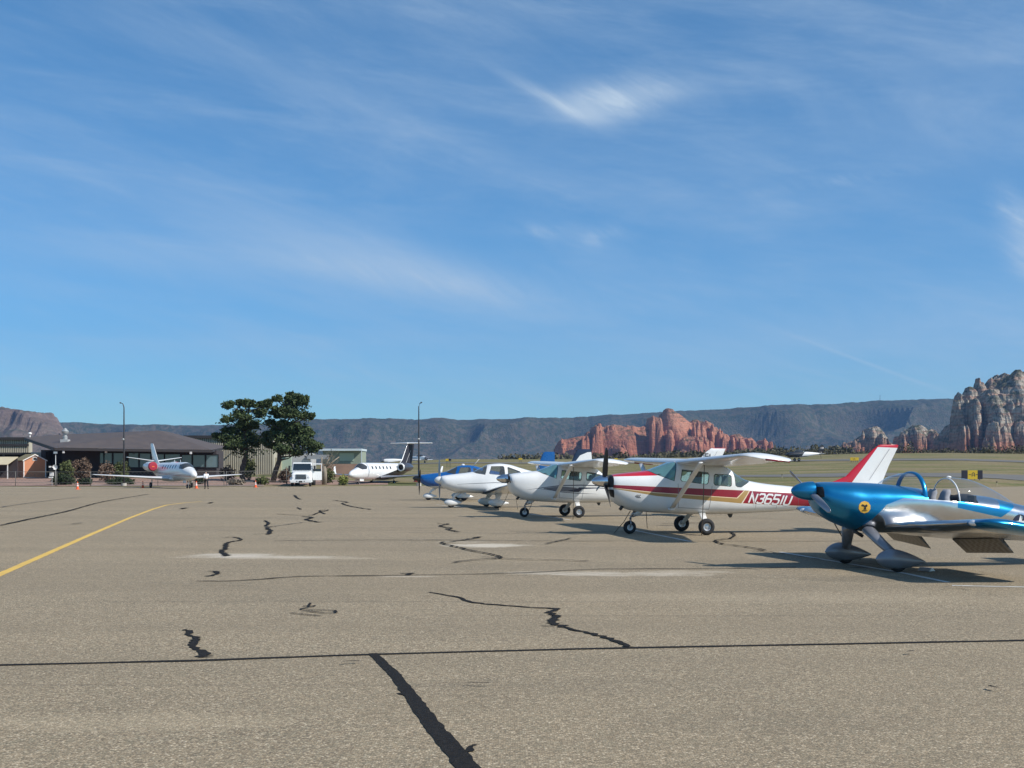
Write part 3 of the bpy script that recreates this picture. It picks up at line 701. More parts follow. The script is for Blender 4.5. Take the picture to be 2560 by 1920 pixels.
        for y in np.linspace(.60, 2.0, 9):
            zt = .745 - 1.20 * math.sin(R(11)) + .062 * (y - .35) - .02; xh = 1.17; c_, a_ = .36, R(46)
            T0 = Vector((xh, s * y, zt + .03)); d = Vector((math.cos(a_), 0, -math.sin(a_))); nn = Vector((math.sin(a_), 0, math.cos(a_)))
            rings.append([T0 + nn * .03, T0 + d * c_ + nn * .004, T0 + d * c_ - nn * .004, T0 - nn * .035])
        loft(fl, rings); obj('flap', fixn(fl), 'checker', wo_)
        lg = B(); tube(lg, [(-.30, s * .36, .70), (-.18, s * .66, .46), (-.06, s * .95, .26)], [.12, .10, .08], 14, flat=.6, up=Vector((1, 0, 0))); obj('landing_gear_leg', fixn(lg), 'silver_paint', t, smooth=True)
        p = pant(B(), -.46, .44, s * .98, .225, .135, .34, -.26); obj('wheel_fairing', fixn(p), 'silver_paint', t, smooth=True)
        wheel(t, (-.06, s * .98, .165), .165, .12, 'main_wheel')
    spinner(t, -1.54, -1.14, 1.345, .165, 'teal_blue_metallic')
    prop(t, (-1.20, 0, 1.345), .90, (22, 202), 'blade_grey', root=.06, ch=.105, pitch=-1)
    obj('fin', wing([(.75, 3.9, 0, 1.0, .08, 0), (1.75, 4.35, 0, .6, .08, 0)], 'v'), 'teal_blue_metallic', t, smooth=True)
    for s in (-1, 1): obj('stabilizer', wing([(s * .05, 3.8, .82, .8, .09, 4), (s * 1.35, 3.95, .82, .6, .08, 4)]), 'polished_aluminium', t, smooth=True)
    b = tube(B(), [(-.45, -.14, .66), (-.28, -.15, .56)], .03, 10); obj('exhaust_pipe', b, 'dark_metal', t, smooth=True)
    # round yellow badge and star roundel on the skin
    cx, cz, r = -.43, 1.075, .105
    decal('badge', t, body, [(cx + r * math.cos(a), cz + r * math.sin(a)) for a in [2 * math.pi * k / 10 + .3 for k in range(10)]], 'badge_yellow')
    bd = B()
    for poly in ([(-.06, .03), (-.045, .05), (-.01, .042), (.0, .02), (-.03, .012)], [(-.02, .02), (.035, .048), (.05, .02), (.02, -.01), (.03, -.045), (-.015, -.035), (-.005, -.01)], [(-.05, -.055), (.045, -.052), (.045, -.062), (-.05, -.066)]):
        bd.faces.new([bd.verts.new((cx + x, -(body.side(cx + x, cz + z) + .008), cz + z)) for x, z in poly])
    obj('badge_mark', bd, 'black', t)
    cx, cz, r = 2.58, .765, .165
    decal('roundel', t, body, [(cx + r * math.cos(a), cz + r * math.sin(a)) for a in [2 * math.pi * k / 28 for k in range(28)]], 'navy_paint')
    decal('roundel_star', t, body, [(cx + r * .93 * (1 if k % 2 == 0 else .40) * math.sin(math.pi * k / 5), cz + r * .93 * (1 if k % 2 == 0 else .40) * math.cos(math.pi * k / 5)) for k in range(10)], 'white_paint', off=.008)
    b = B()
    for x in np.arange(1.75, 3.4, .16): box(b, x, x + .004, -(body.side(x, .8) + .003), -(body.side(x, .8) + .001), .62, .95)
    obj('skin_seam', b, 'grey_stripe', t)
    return t
m = mat('checker', (.5, .5, .5), .3); T = NT(m.node_tree); ck = T.n('ShaderNodeTexChecker'); ck.inputs['Scale'].default_value = 13
ck.inputs['Color1'].default_value = (.012, .012, .012, 1); ck.inputs['Color2'].default_value = (.075, .075, .08, 1)
tcn = T.n('ShaderNodeTexCoord'); T.l(tcn.outputs['Object'], ck.inputs['Vector']); T.l(ck.outputs[0], m.node_tree.nodes['Principled BSDF'].inputs['Base Color'])
m.node_tree.nodes['Principled BSDF'].inputs['Metallic'].default_value = .2
mat('badge_yellow', (.75, .42, .05), .5)

def jet(loc, rz, style, label, scale=1.0):
    t = thing('business_jet', loc, rz, label, 'jet', 'business jets on the far apron', scale)
    ph = style == 2
    top = 2.75 if ph else 2.62
    S = [(-7.75, 1.36, 1.24, .05, 1.3, 2, 2), (-7.5, 1.62, 1.05, .28, 1.32, 2, 2), (-6.9, 1.88, .86, .50, 1.38, 2.1, 2.1), (-6.1, 2.10, .78, .66, 1.5, 2.2, 2.2), (-5.35, top - .1, .74, .75, 1.6, 2.2, 2.2), (-4.6, top, .72, .78, 1.65, 2.1, 2.1),
         (2.2, top, .76, .78, 1.7, 2.1, 2.1), (4.4, top - .05, 1.15, .60, 1.9, 2.1, 2.1), (6.3, top - .2, 1.75, .30, 2.1, 2, 2), (7.2, top - .35, 2.05, .1, 2.2, 2, 2)]
    body = Body(S, 40, .22); bm = body.bm()
    if ph:
        setmat(region(bm, [(-2.6, .5), (7.4, .5), (7.4, 2.6), (3.4, 2.15), (-1.4, 1.18)]), 2)
    else:
        for a, b, c_, d in ((-7.4, 1.18, 1.0, 1.42), (1.0, 1.42, 7.0, 1.9)):
            setmat(region(bm, [(a, b), (c_, d), (c_, d + .05), (a, b + .05)]), 3); setmat(region(bm, [(a, b + .12), (c_, d + .12), (c_, d + .16), (a, b + .16)]), 4)
    pan = [([(-6.02, 2.08), (-5.9, 1.93), (-5.0, 1.98), (-4.75, 2.30), (-5.3, top - .06), (-5.75, 2.6)], 'window_dark', 'windshield', (0,))]
    for k in range(6): pan.append((rpoly(-3.8 + k * .86, -3.8 + k * .86 + .34, 1.98, 2.36, .08), 'window_dark', 'cabin_window', (-1, 1)))
    pane_set(t, body, bm, pan)
    obj('fuselage', bm, ['white_paint', 'seal', 'black_paint', 'maroon_paint', 'navy_paint'], t, smooth=True)
    inn = B(); box(inn, -5.3, 1.5, -.55, .55, 1.6, 1.66); box(inn, -5.0, -4.9, -.6, .6, 1.0, 2.4); obj('cabin_interior', inn, 'cabin_dark', t)
    for s in (-1, 1):
        W_ = [(.4, -1.9, .95, 3.0, .14, 1), (2.4, -1.0, 1.06, 2.1, .13, 1), (7.5 if not ph else 7.3, .35, 1.36, .95, .10, 0), (7.75 if not ph else 7.5, .5, 1.38, .7, .06, 0)]
        w = obj('wing', wing([(s * a[0],) + a[1:] for a in W_], n=9), ['grey_white_paint' if not ph else 'silver_paint'], t, smooth=True, sharp=R(55))
        if ph:
            rings = []; bmw = B()
            for q, (yy, zz, xl, ch) in enumerate([(7.45, 1.34, .45, .85), (7.62, 1.6, .65, .62), (7.72, 2.35, 1.0, .32)]):
                rings.append([(xl + a * ch, s * (yy + b * ch * .9), zz) for a, b in foil(8, .09, 0)])
            loft(bmw, rings); obj('winglet', fixn(bmw), 'white_paint', w, smooth=True)
            b = B(); box(b, -.1, 1.9, s * 1.1, s * 1.12, .7, 1.0)
        # belly fairing, engine
        e = B(); k_ = 1.16 if ph else 1.0; prof = [(.29 * k_, 2.30), (.38 * k_, 2.20), (.46 * k_, 2.30), (.51 * k_, 2.75), (.50 * k_, 3.6), (.42 * k_, 4.4), (.32, 4.95), (.24, 4.97), (.2, 4.6), (0, 4.6)]
        lathe(e, prof, 'x', (0, s * 1.26, 2.22), 28, mis=[1, 1, 0, 0, 0, 0, 2, 2, 2]); en = obj('engine', fixn(e), ['white_paint' if not ph else 'dark_grey_paint', 'spinner_metal' if not ph else 'white_paint', 'dark_metal'], t, smooth=True, sharp=R(50))
        e = lathe(B(), [(0, 2.5), (.288 * k_, 2.5), (.288 * k_, 2.32)], 'x', (0, s * 1.26, 2.22), 28); obj('intake', fixn(e), 'black', en)
        if not ph:
            e = lathe(B(), [(0, 2.12), (.40, 2.13), (.47, 2.2), (.475, 2.45)], 'x', (0, s * 1.26, 2.22), 28); obj('engine_cover', fixn(e), 'cover_red', en, smooth=True, sharp=R(40))
            e = B(); box(e, 2.10, 2.118, s * 1.26 - .13, s * 1.26 + .13, 2.14, 2.26); obj('cover_patch', e, 'orange_paint', en)
        p = B(); loft(p, [[(2.8 + a * 1.5, s * yy, 2.15 + b * 1.5) for a, b in foil(8, .12, 0)] for yy in (.4, .85)]); obj('engine_pylon', fixn(p), 'white_paint', t, smooth=True)
        lg = B(); tube(lg, [(.15, s * (1.95 if not ph else 1.45), 1.1), (.05, s * (2.0 if not ph else 1.5), .3)], .06, 10); obj('landing_gear_leg', lg, 'white_paint', t, smooth=True)
        wheel(t, (0, s * (2.12 if not ph else 1.62), .30), .30, .2, 'main_wheel')
    bf = B(); rings = []
    for x, hw, zb in ((-2.6, .3, .8), (-1.9, .75, .68), (0, .85, .64), (1.6, .75, .68), (2.6, .3, .85)): rings.append([(x, hw * math.cos(a), .95 + (.95 - zb) * math.sin(a)) for a in [2 * math.pi * k / 20 for k in range(20)]])
    loft(bf, rings); obj('belly_fairing', fixn(bf), 'black_paint' if ph else 'white_paint', t, smooth=True)
    if ph:
        fb = wing([(2.3, 3.3, 0, 3.9, .05, 0), (2.75, 4.2, 0, 3.1, .07, 0), (3.2, 4.75, 0, 2.7, .075, 0), (5.3, 6.3, 0, 1.75, .08, 0)], 'v')
        setmat(region(fb, [(3.5, 2.2), (4.86, 3.2), (9, 3.2), (9, 2.2)]), 1); setmat(region(fb, [(4.86, 3.2), (6.36, 5.4), (9, 5.4), (9, 3.2)]), 1); mat('tail_dark', (.03, .03, .04), .55, spec=.25); fo = obj('fin', fb, ['white_paint', 'tail_dark'], t, smooth=True, sharp=R(55))
        for k in (.28,): obj('fin_stripe', fixn(tube(B(), [(5.3 + k, -.13, 2.75), (6.6 + k, -.09, 4.4)], .018, 6)), 'white_paint', fo); obj('fin_stripe', fixn(tube(B(), [(5.3 + k, .13, 2.75), (6.6 + k, .09, 4.4)], .018, 6)), 'white_paint', fo)
        e = B(); blob(e, (6.9, 0, 5.32), (.95, .13, .12), 8); obj('tail_bullet', e, 'white_paint', t, smooth=True)
        for s in (-1, 1): obj('stabilizer', wing([(0, 6.25, 5.32, 1.25, .15, 0), (s * 2.85, 6.85, 5.32, .7, .17, 0), (s * 3.0, 6.95, 5.34, .55, .12, 0)]), 'white_paint', t, smooth=True, sharp=R(55))
    else:
        fb = wing([(2.4, 3.7, 0, 3.0, .05, 0), (2.75, 4.6, 0, 2.25, .09, 0), (4.62, 6.45, 0, 1.15, .09, 0), (4.7, 6.65, 0, .9, .05, 0)], 'v'); obj('fin', fb, ['white_paint'], t, smooth=True, sharp=R(55))
        for s in (-1, 1): obj('stabilizer', wing([(s * .05, 5.3, 2.78, 1.3, .1, 0), (s * 2.9, 5.9, 3.2, .7, .09, 0)]), 'white_paint', t, smooth=True, sharp=R(55))
        for xx in (-1.2, -3.2): b = B(); box(b, xx, xx + .18, -.01, .01, 2.6, 2.88); obj('antenna', b, 'white_paint', t)
    lg = B(); tube(lg, [(-5.55, 0, .9), (-5.7, 0, .22)], .055, 10); tube(lg, [(-5.1, 0, .9), (-5.62, 0, .5)], .03, 8); obj('nose_gear_leg', lg, 'white_paint', t, smooth=True)
    for yy in (-.32, .30): b = B(); box(b, -5.9, -5.0, yy, yy + .02, .55, .9); obj('gear_door', b, 'white_paint', t)
    for s in (-1, 1): wheel(t, (-5.72, s * .13, .21), .21, .11, 'nose_wheel')
    return t

def small_plane(name, loc, rz, label, top, low, fin, scale=1.0, canopy=True, dark=False):
    """distant airplane seen from far away, fixed gear, low wing"""
    t = thing(name, loc, rz, label, 'airplane', 'airplanes out on the field', scale)
    body = Body([(-2.6, 1.5, 1.1, .2, 1.3, 2, 2), (-2.4, 1.7, .9, .45, 1.3, 2.2, 2.2), (-1.0, 1.95, .75, .55, 1.35, 2.2, 2.4), (1.0, 2.0, .85, .5, 1.35, 2.2, 2.4), (4.5, 1.75, 1.4, .15, 1.55, 2, 2), (5.4, 1.65, 1.5, .05, 1.58, 2, 2)], 24, .4)
    bm = body.bm(); setmat(region(bm, [(-3, .7), (.6, 1.1), (1.8, 2.6), (-3, 2.6)] if dark else [(-3, .7), (-1.9, .7), (-1.9, 2.4), (-3, 2.4)]), 1)
    obj('fuselage', bm, [low, top], t, smooth=True)
    if canopy: obj('canopy', shell([arch(x, hw, zb, zt) for x, hw, zb, zt in ((-.9, .2, 1.9, 1.95), (-.5, .42, 1.85, 2.35), (.6, .42, 1.85, 2.42), (1.6, .2, 1.88, 2.0))]), 'window_dark', t, smooth=True)
    for s in (-1, 1):
        obj('wing', wing([(s * .3, -.9, .85, 1.8, .13, 0), (s * 4.4, -.5, 1.0, 1.0, .10, 0)]), top if dark else low, t, smooth=True, sharp=R(55))
        obj('stabilizer', wing([(s * .05, 4.5, 1.6, .9, .1, 0), (s * 1.8, 4.7, 1.6, .6, .09, 0)]), low, t, smooth=True, sharp=R(55))
        obj('landing_gear_leg', tube(B(), [(-.3, s * 1.2, 1.05), (-.35, s * 1.2, .3)], .07, 8), 'dark_metal', t); wheel(t, (-.35, s * 1.25, .32), .32, .2, 'main_wheel')
    obj('fin', wing([(1.6, 4.0, 0, 1.5, .1, 0), (3.2, 4.7, 0, .9, .1, 0)], 'v'), fin, t, smooth=True)
    spinner(t, -3.0, -2.58, 1.3, .22, top); prop(t, (-2.7, 0, 1.3), 1.1, (60, 180, 300), 'blade_black')
    obj('tail_wheel_leg', tube(B(), [(4.9, 0, 1.5), (5.0, 0, .5)], .04, 8), 'dark_metal', t)
    return t
# ------------------------------------------------------------------ placing helpers
def G(px, py):
    d = EYE * FPX / (py - HY); return ((px - HX) / FPX * d, d)
def XD(px, d): return (px - HX) / FPX * d
def ZD(py, d): return EYE - (py - HY) * d / FPX
S22 = 2560 / 2212
def noi(x, y, z=0.0): return noise.noise(Vector((x, y, z)))
def fbm(x, y, z=0.0, o=4):
    s, a = 0.0, 1.0
    for k in range(o): s += a * noise.noise(Vector((x, y, z + 7.3 * k))); x *= 2.03; y *= 2.03; a *= .5
    return s

# ------------------------------------------------------------------ ground materials
def ground_mat():
    m = bpy.data.materials.new('worn_asphalt'); m.use_nodes = True; T = NT(m.node_tree); b = m.node_tree.nodes['Principled BSDF']
    P = T.n('ShaderNodeTexCoord').outputs['Object']
    def vor(scale):
        v = T.n('ShaderNodeTexVoronoi'); v.inputs['Scale'].default_value = scale; T.l(P, v.inputs['Vector']); return v
    v1 = vor(68); v2 = vor(26)
    r1 = T.xyz(v1.outputs['Color'])[0]; r2 = T.xyz(v2.outputs['Color'])[1]
    stone = T.ramp(r1, [(0, (.06, .055, .046, 1)), (.20, (.135, .12, .094, 1)), (.5, (.31, .262, .195, 1)), (.78, (.40, .35, .27, 1)), (.93, (.56, .52, .43, 1)), (1, (.74, .70, .60, 1))])
    stone = T.mix(T.m('MULTIPLY', T.ramp(r2, [(.5, 0.0), (.85, 1.0)]), .45), stone, (.165, .175, .14, 1))
    edge = T.ramp(v1.outputs['Distance'], [(.25, 0.0), (.75, 1.0)])
    stone = T.mix(T.m('MULTIPLY', edge, .55), stone, (.09, .08, .066, 1))
    big = T.noise(P, .10, 5, .6); mid = T.noise(P, .9, 5, .62)
    c = T.mix(T.m('MULTIPLY', T.ramp(big, [(.35, 0.0), (.68, 1.0)]), .30), stone, (.30, .25, .18, 1), 'MIX')
    c = T.mix(.14, c, T.ramp(mid, [(.3, (.20, .185, .155, 1)), (.7, (.37, .33, .26, 1))]), 'MIX')
    # long faint darker lanes and blotches
    x, y, z = T.xyz(P)
    lane = T.noise(T.vec(T.m('MULTIPLY', x, .035), T.m('MULTIPLY', y, .35), 0.0), 1.0, 4, .6)
    c = T.mix(T.m('MULTIPLY', T.ramp(lane, [(.40, 0.0), (.62, 1.0)]), .34), c, (.17, .152, .12, 1))
    spots = T.noise(P, 3.4, 3, .5); c = T.mix(T.m('MULTIPLY', T.ramp(spots, [(.66, 0.0), (.74, 1.0)]), .35), c, (.12, .11, .09, 1))
    # chalky wash stains and oil spots, each where it lies on the apron
    wob = T.noise(P, 1.3, 5, .65, .8)
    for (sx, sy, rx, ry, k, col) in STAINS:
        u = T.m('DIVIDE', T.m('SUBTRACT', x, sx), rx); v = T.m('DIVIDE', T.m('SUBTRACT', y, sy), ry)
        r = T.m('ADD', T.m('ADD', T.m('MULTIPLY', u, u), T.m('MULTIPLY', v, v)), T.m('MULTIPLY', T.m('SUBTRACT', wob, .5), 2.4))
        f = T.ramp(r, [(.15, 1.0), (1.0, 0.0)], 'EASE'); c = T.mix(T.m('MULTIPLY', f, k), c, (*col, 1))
    c = T.mix(1.0, c, (1.19, 1.065, .885, 1), 'MULTIPLY')
    T.l(c, b.inputs['Base Color']); b.inputs['Roughness'].default_value = .88; b.inputs['Specular IOR Level'].default_value = .3
    bn = T.n('ShaderNodeBump'); bn.inputs['Strength'].default_value = .55; bn.inputs['Distance'].default_value = .006
    T.l(T.m('SUBTRACT', r1, T.m('MULTIPLY', v1.outputs['Distance'], 1.2)), bn.inputs['Height']); T.l(bn.outputs[0], b.inputs['Normal'])
    MATS['worn_asphalt'] = m
def gpt(a, b): return G(a * S22, b * S22)
STAINS = []
for (a, b, rx, ry, k, col) in [(505, 1199, 1.1, .6, .40, (.60, .61, .62)), (570, 1203, 1.9, .5, .38, (.58, .58, .58)), (640, 1206, 2.0, .4, .28, (.46, .44, .40)), (1045, 1178, 1.1, .9, .6, (.60, .60, .58)), (1000, 1170, .8, .6, .3, (.46, .45, .42)),
                               (1250, 1238, 1.5, .45, .36, (.55, .54, .52)), (1370, 1241, 1.7, .42, .38, (.56, .55, .53)), (1460, 1236, 1.0, .5, .36, (.47, .45, .42)), (890, 1245, .6, .2, .4, (.48, .46, .43)),
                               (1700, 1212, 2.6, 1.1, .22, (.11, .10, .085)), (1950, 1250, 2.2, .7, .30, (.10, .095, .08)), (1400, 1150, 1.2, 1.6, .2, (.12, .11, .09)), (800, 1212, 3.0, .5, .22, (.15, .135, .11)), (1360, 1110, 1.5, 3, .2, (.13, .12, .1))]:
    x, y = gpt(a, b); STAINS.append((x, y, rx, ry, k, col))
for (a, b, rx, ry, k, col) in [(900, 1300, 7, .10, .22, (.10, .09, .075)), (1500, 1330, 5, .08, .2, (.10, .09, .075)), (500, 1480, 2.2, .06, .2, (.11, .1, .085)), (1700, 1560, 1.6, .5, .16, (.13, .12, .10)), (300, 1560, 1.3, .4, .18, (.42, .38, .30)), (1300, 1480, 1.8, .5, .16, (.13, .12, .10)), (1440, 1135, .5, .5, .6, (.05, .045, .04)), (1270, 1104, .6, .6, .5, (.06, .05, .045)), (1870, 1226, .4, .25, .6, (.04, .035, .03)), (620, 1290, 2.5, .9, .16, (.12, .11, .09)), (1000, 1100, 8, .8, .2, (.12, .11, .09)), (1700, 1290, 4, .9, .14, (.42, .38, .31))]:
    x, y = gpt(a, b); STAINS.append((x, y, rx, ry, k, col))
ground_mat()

def land_mat(name, stops, scale, dark, bump=.5):
    m = bpy.data.materials.new(name); m.use_nodes = True; T = NT(m.node_tree); b = m.node_tree.nodes['Principled BSDF']
    P = T.n('ShaderNodeTexCoord').outputs['Object']; x, y, z = T.xyz(P)
    n1 = T.noise(T.vec(T.m('MULTIPLY', x, scale * .35), T.m('MULTIPLY', y, scale), 0.0), 1.0, 7, .62, .3); n2 = T.noise(P, 1.6, 5, .7)
    c = T.ramp(n1, stops); c = T.mix(T.m('MULTIPLY', T.ramp(n2, [(.42, 0.0), (.66, 1.0)]), .55), c, (*dark, 1)); n3 = T.noise(P, 7, 4, .7)
    c = T.mix(T.m('MULTIPLY', T.ramp(n3, [(.5, 0.0), (.7, 1.0)]), .3), c, (.36, .31, .19, 1))
    c = T.mix(1.0, c, (1.08, 1.14, 1.06, 1), 'MULTIPLY'); T.l(c, b.inputs['Base Color']); b.inputs['Roughness'].default_value = .95; b.inputs['Specular IOR Level'].default_value = .1
    bn = T.n('ShaderNodeBump'); bn.inputs['Strength'].default_value = bump; bn.inputs['Distance'].default_value = .25; T.l(n2, bn.inputs['Height']); T.l(bn.outputs[0], b.inputs['Normal'])
    MATS[name] = m
land_mat('dry_grass', [(.30, (.075, .088, .035, 1)), (.41, (.13, .13, .052, 1)), (.49, (.20, .165, .082, 1)), (.57, (.23, .17, .105, 1)), (.66, (.27, .215, .13, 1)), (.75, (.13, .13, .055, 1))], .13, (.055, .05, .028))
mat('old_runway', (.14, .13, .112), .9, var=.15, vscale=.3); mat('tar', (.020, .018, .016), .85, var=.55, vscale=30, bump=.5, bscale=90, spec=.12); mat('tar_dull', (.10, .088, .070), .9, var=.3, vscale=7)
mat('yellow_line', (.66, .42, .085), .75, var=.12, vscale=3); mat('white_line', (.55, .54, .50), .8, var=.2, vscale=4)
mat('concrete', (.42, .39, .34), .85, var=.12, vscale=1.5); mat('red_dirt', (.30, .19, .14), .95, var=.2, vscale=.5)

# ------------------------------------------------------------------ apron, infield, valley
def yb(u): return float(np.interp(u, [-.9, -.41, -.20, -.08, 0, .1, .2, .30, .36, .41, .5, .9], [137, 137, 139, 147, 152, 150, 140, 129, 127, 140, 165, 200]))
KD = {'L': ([0, 30, 65, 165, 265], [0, .99, 1.3, 1.8, 2.2]), 'C': ([0, 8, 50, 130, 250], [0, .25, .97, 2.85, 5.7]), 'R': ([0, 22, 72, 152, 272], [0, .72, 1.78, 4.15, 7.7])}
def tz(x, y):
    u = x / max(y, 1); d = y - yb(u)
    if d <= 0: return 0.0
    w = (float(np.interp(u, [-.35, -.22, -.05, .06, .30], [0, .1, 1, 1, 2])))
    L, C_, R_ = [float(np.interp(d, *KD[k])) for k in 'LCR']
    z = L + (C_ - L) * w if w < 1 else C_ + (R_ - C_) * (w - 1)
    z += .10 * fbm(x * .05, y * .05) * min(1, d / 12)
    if d > 265: e = d - 265; z -= float(np.interp(e, [0, 30, 120, 500, 1400], [0, 1.5, 25, 90, 130]))
    return z
ap = B(); ax = np.linspace(-260, 300, 57); rows = [-70, -20, 0, 20, 60, 110]
g = [[ap.verts.new((x, y, 0)) for x in ax] for y in rows] + [[ap.verts.new((x, max(125, yb(x / 140) + 10), 0)) for x in ax]]
for a, b in zip(g[:-1], g[1:]):
    for i in range(len(ax) - 1): ap.faces.new((a[i], a[i + 1], b[i + 1], b[i]))
apron = struct('apron', ap, 'worn_asphalt')
us = np.concatenate([np.linspace(-3, -.6, 14)[:-1], np.linspace(-.6, .6, 241), np.linspace(.6, 3, 14)[1:]])
ds = list(np.linspace(0, 60, 41)) + list(np.linspace(64, 270, 70)) + [275, 285, 300, 320, 350, 390, 450, 550, 700, 900, 1300, 1800, 2500, 3500, 5000, 6300]
tv = []; tf = []
for d in ds:
    for u in us:
        y = yb(u) + d; x = u * y; tv.append((x, y, tz(x, y) + (.03 if d > 0 else .004)))
n = len(us)
for j in range(len(ds) - 1):
    for i in range(n - 1): a = j * n + i; tf.append((a, a + 1, a + n + 1, a + n))
struct('ground', (tv, [], tf), 'dry_grass', smooth=True)
def drape(name, pts, m, lift, nn=40):
    """strip laid over the infield: pts = list of (u, y_near, y_far)"""
    bm = B(); us_ = np.linspace(pts[0][0], pts[-1][0], nn); prev = None
    for u in us_:
        a = float(np.interp(u, [p[0] for p in pts], [p[1] for p in pts])); b = float(np.interp(u, [p[0] for p in pts], [p[2] for p in pts]))
        col = [bm.verts.new((u * y, y, tz(u * y, y) + .03 + lift)) for y in np.linspace(a, b, 7)]
        if prev:
            for k in range(6): bm.faces.new((prev[k], col[k], col[k + 1], prev[k + 1]))
        prev = col
    return struct(name, bm, m, smooth=True)
drape('taxiway', [(.06, 178, 184), (.14, 182, 190), (.25, 166, 186), (.36, 158, 182), (.60, 150, 182)], 'old_runway', .06)
drape('runway', [(-.10, 318, 336), (.10, 312, 334), (.30, 280, 300), (.60, 268, 290)], 'old_runway', .08)
drape('gravel_strip', [(-.6, 136.5, 141), (-.25, 139, 143), (-.2, 139.5, 143)], 'red_dirt', .03)
drape('dirt_yard', [(-.6, 141.2, 172), (-.2, 143.2, 166), (-.1, 148, 158)], 'red_dirt', .02)
drape('edge_path', [(-.34, 139.5, 140.4), (-.2, 140.2, 141)], 'concrete', .05)

def strip(name, pts22, w, m, z, jit=.35, kind='structure', close=.25, wj=.4, raw=False, smooth=False):
    """painted or sealed line on the apron through photo points; w in metres (one, or start/end)"""
    P = [Vector((*(gpt(*p) if not raw else G(*p)), 0)) for p in pts22]; w0, w1 = w if isinstance(w, tuple) else (w, w)
    if smooth and len(P) > 2:
        Q = []
        for i in range(len(P) - 1):
            p0, p1, p2, p3 = P[max(i - 1, 0)], P[i], P[i + 1], P[min(i + 2, len(P) - 1)]
            for q in range(5): t = q / 5; Q.append(.5 * ((2 * p1) + (p2 - p0) * t + (2 * p0 - 5 * p1 + 4 * p2 - p3) * t * t + (3 * p1 - p0 - 3 * p2 + p3) * t ** 3))
        P = Q + [P[-1]]
    out = []; L = sum((b - a).length for a, b in zip(P[:-1], P[1:])); acc = 0
    for a, b in zip(P[:-1], P[1:]):
        l = (b - a).length; k = max(1, int(l / close))
        for i in range(k): out.append((a.lerp(b, i / k), (acc + l * i / k) / L))
        acc += l
    out.append((P[-1], 1.0)); bm = B(); prev = None; N = len(out)
    for i, (p, t) in enumerate(out):
        d = (out[min(i + 1, N - 1)][0] - out[max(i - 1, 0)][0]).normalized(); nrm = Vector((-d.y, d.x, 0)); ww = w0 + (w1 - w0) * t
        c_ = p + nrm * ww * jit * (random.random() - .5) * 2; r0 = ww / 2 * (1 + wj * (random.random() - .5) * 2); r1 = ww / 2 * (1 + wj * (random.random() - .5) * 2)
        cur = (bm.verts.new(c_ + nrm * r0 + Vector((0, 0, z))), bm.verts.new(c_ - nrm * r1 + Vector((0, 0, z))))
        if prev: bm.faces.new((prev[0], prev[1], cur[1], cur[0]))
        prev = cur
    return struct(name, bm, m)
zi = [.004]
def crack(pts, w, m='tar', jit=.35, wj=.5, close=.12, raw=False):
    zi[0] += .0006; return strip('crack_seal', pts, w, m, zi[0], jit, close=close, wj=wj, raw=raw, smooth=True)
crack([(-60, 1438.5), (400, 1428), (808, 1414), (1360, 1400), (1800, 1392), (2300, 1382)], .088, jit=.04, wj=.25, close=.5)
crack([(806, 1412), (830, 1436), (850, 1455), (885, 1500), (925, 1555), (965, 1605), (1000, 1645), (1040, 1700)], (.085, .145), close=.07, jit=.04, wj=.09)
crack([(880, 1505), (862, 1498)], .03, close=.03); crack([(1005, 1625), (1022, 1612), (1030, 1611)], (.06, .02), close=.03)
crack([(396, 1361), (412, 1364), (408, 1372), (424, 1380), (420, 1395), (436, 1412), (440, 1421)], (.05, .10), close=.04, wj=.5); crack([(436, 1419), (462, 1416)], (.05, .015), close=.05)
crack([(928, 1280), (985, 1290), (1015, 1301), (1060, 1306), (1150, 1313), (1212, 1316)], (.05, .075), close=.08); crack([(1208, 1316), (1188, 1323), (1200, 1333), (1190, 1344), (1218, 1356)], (.07, .11), close=.04, wj=.6)
crack([(1215, 1355), (1262, 1366), (1310, 1378), (1340, 1390), (1364, 1399)], (.055, .07), close=.06); crack([(1165, 1353), (1200, 1354)], .02, close=.05)
crack([(425, 1256), (520, 1255), (650, 1246), (825, 1244), (1106, 1239), (1306, 1230), (1556, 1229), (1720, 1226)], .065, jit=.3, close=.3)
crack([(868, 1240), (888, 1239), (880, 1243)], .09, close=.05)
crack([(628, 1325), (692, 1332)], .03, close=.06); crack([(654, 1311), (682, 1310), (652, 1318), (722, 1320), (716, 1326), (655, 1321)], .035, close=.06); crack([(670, 1304), (668, 1311)], .03, close=.04)
crack([(444, 1246), (463, 1243), (470, 1237), (452, 1235)], .075, close=.05)
crack([(480, 1162), (505, 1161), (522, 1167), (492, 1173), (486, 1186), (478, 1193), (492, 1200), (484, 1202)], (.07, .12), close=.08)
crack([(572, 1125), (580, 1130), (575, 1137), (590, 1139)], .10, close=.1); crack([(577, 1140), (583, 1147), (579, 1155)], .12, close=.1); crack([(548, 1155), (590, 1152)], .04)
crack([(390, 1141), (480, 1139), (575, 1139), (640, 1131), (685, 1128), (880, 1127), (1106, 1128), (1500, 1128)], .06, 'tar_dull', jit=.6)
crack([(592, 1169), (850, 1167), (1106, 1169), (1346, 1170), (1806, 1170), (2000, 1168)], .065, jit=.3)
crack([(637, 1070), (641, 1075), (650, 1079)], .16, close=.3); crack([(720, 1081), (750, 1085), (740, 1088), (757, 1094), (800, 1101)], .12, close=.2)
crack([(597, 1111), (665, 1114), (688, 1108), (710, 1102), (690, 1104), (702, 1111)], .09, close=.15); crack([(655, 1116), (675, 1119), (660, 1123), (690, 1129)], .14, close=.15); crack([(643, 1097), (650, 1101)], .1)
crack([(945, 1131), (967, 1133), (950, 1137), (975, 1142), (965, 1144), (992, 1150)], .10, close=.12); crack([(882, 1152), (1106, 1153), (1250, 1154)], .06, 'tar_dull')
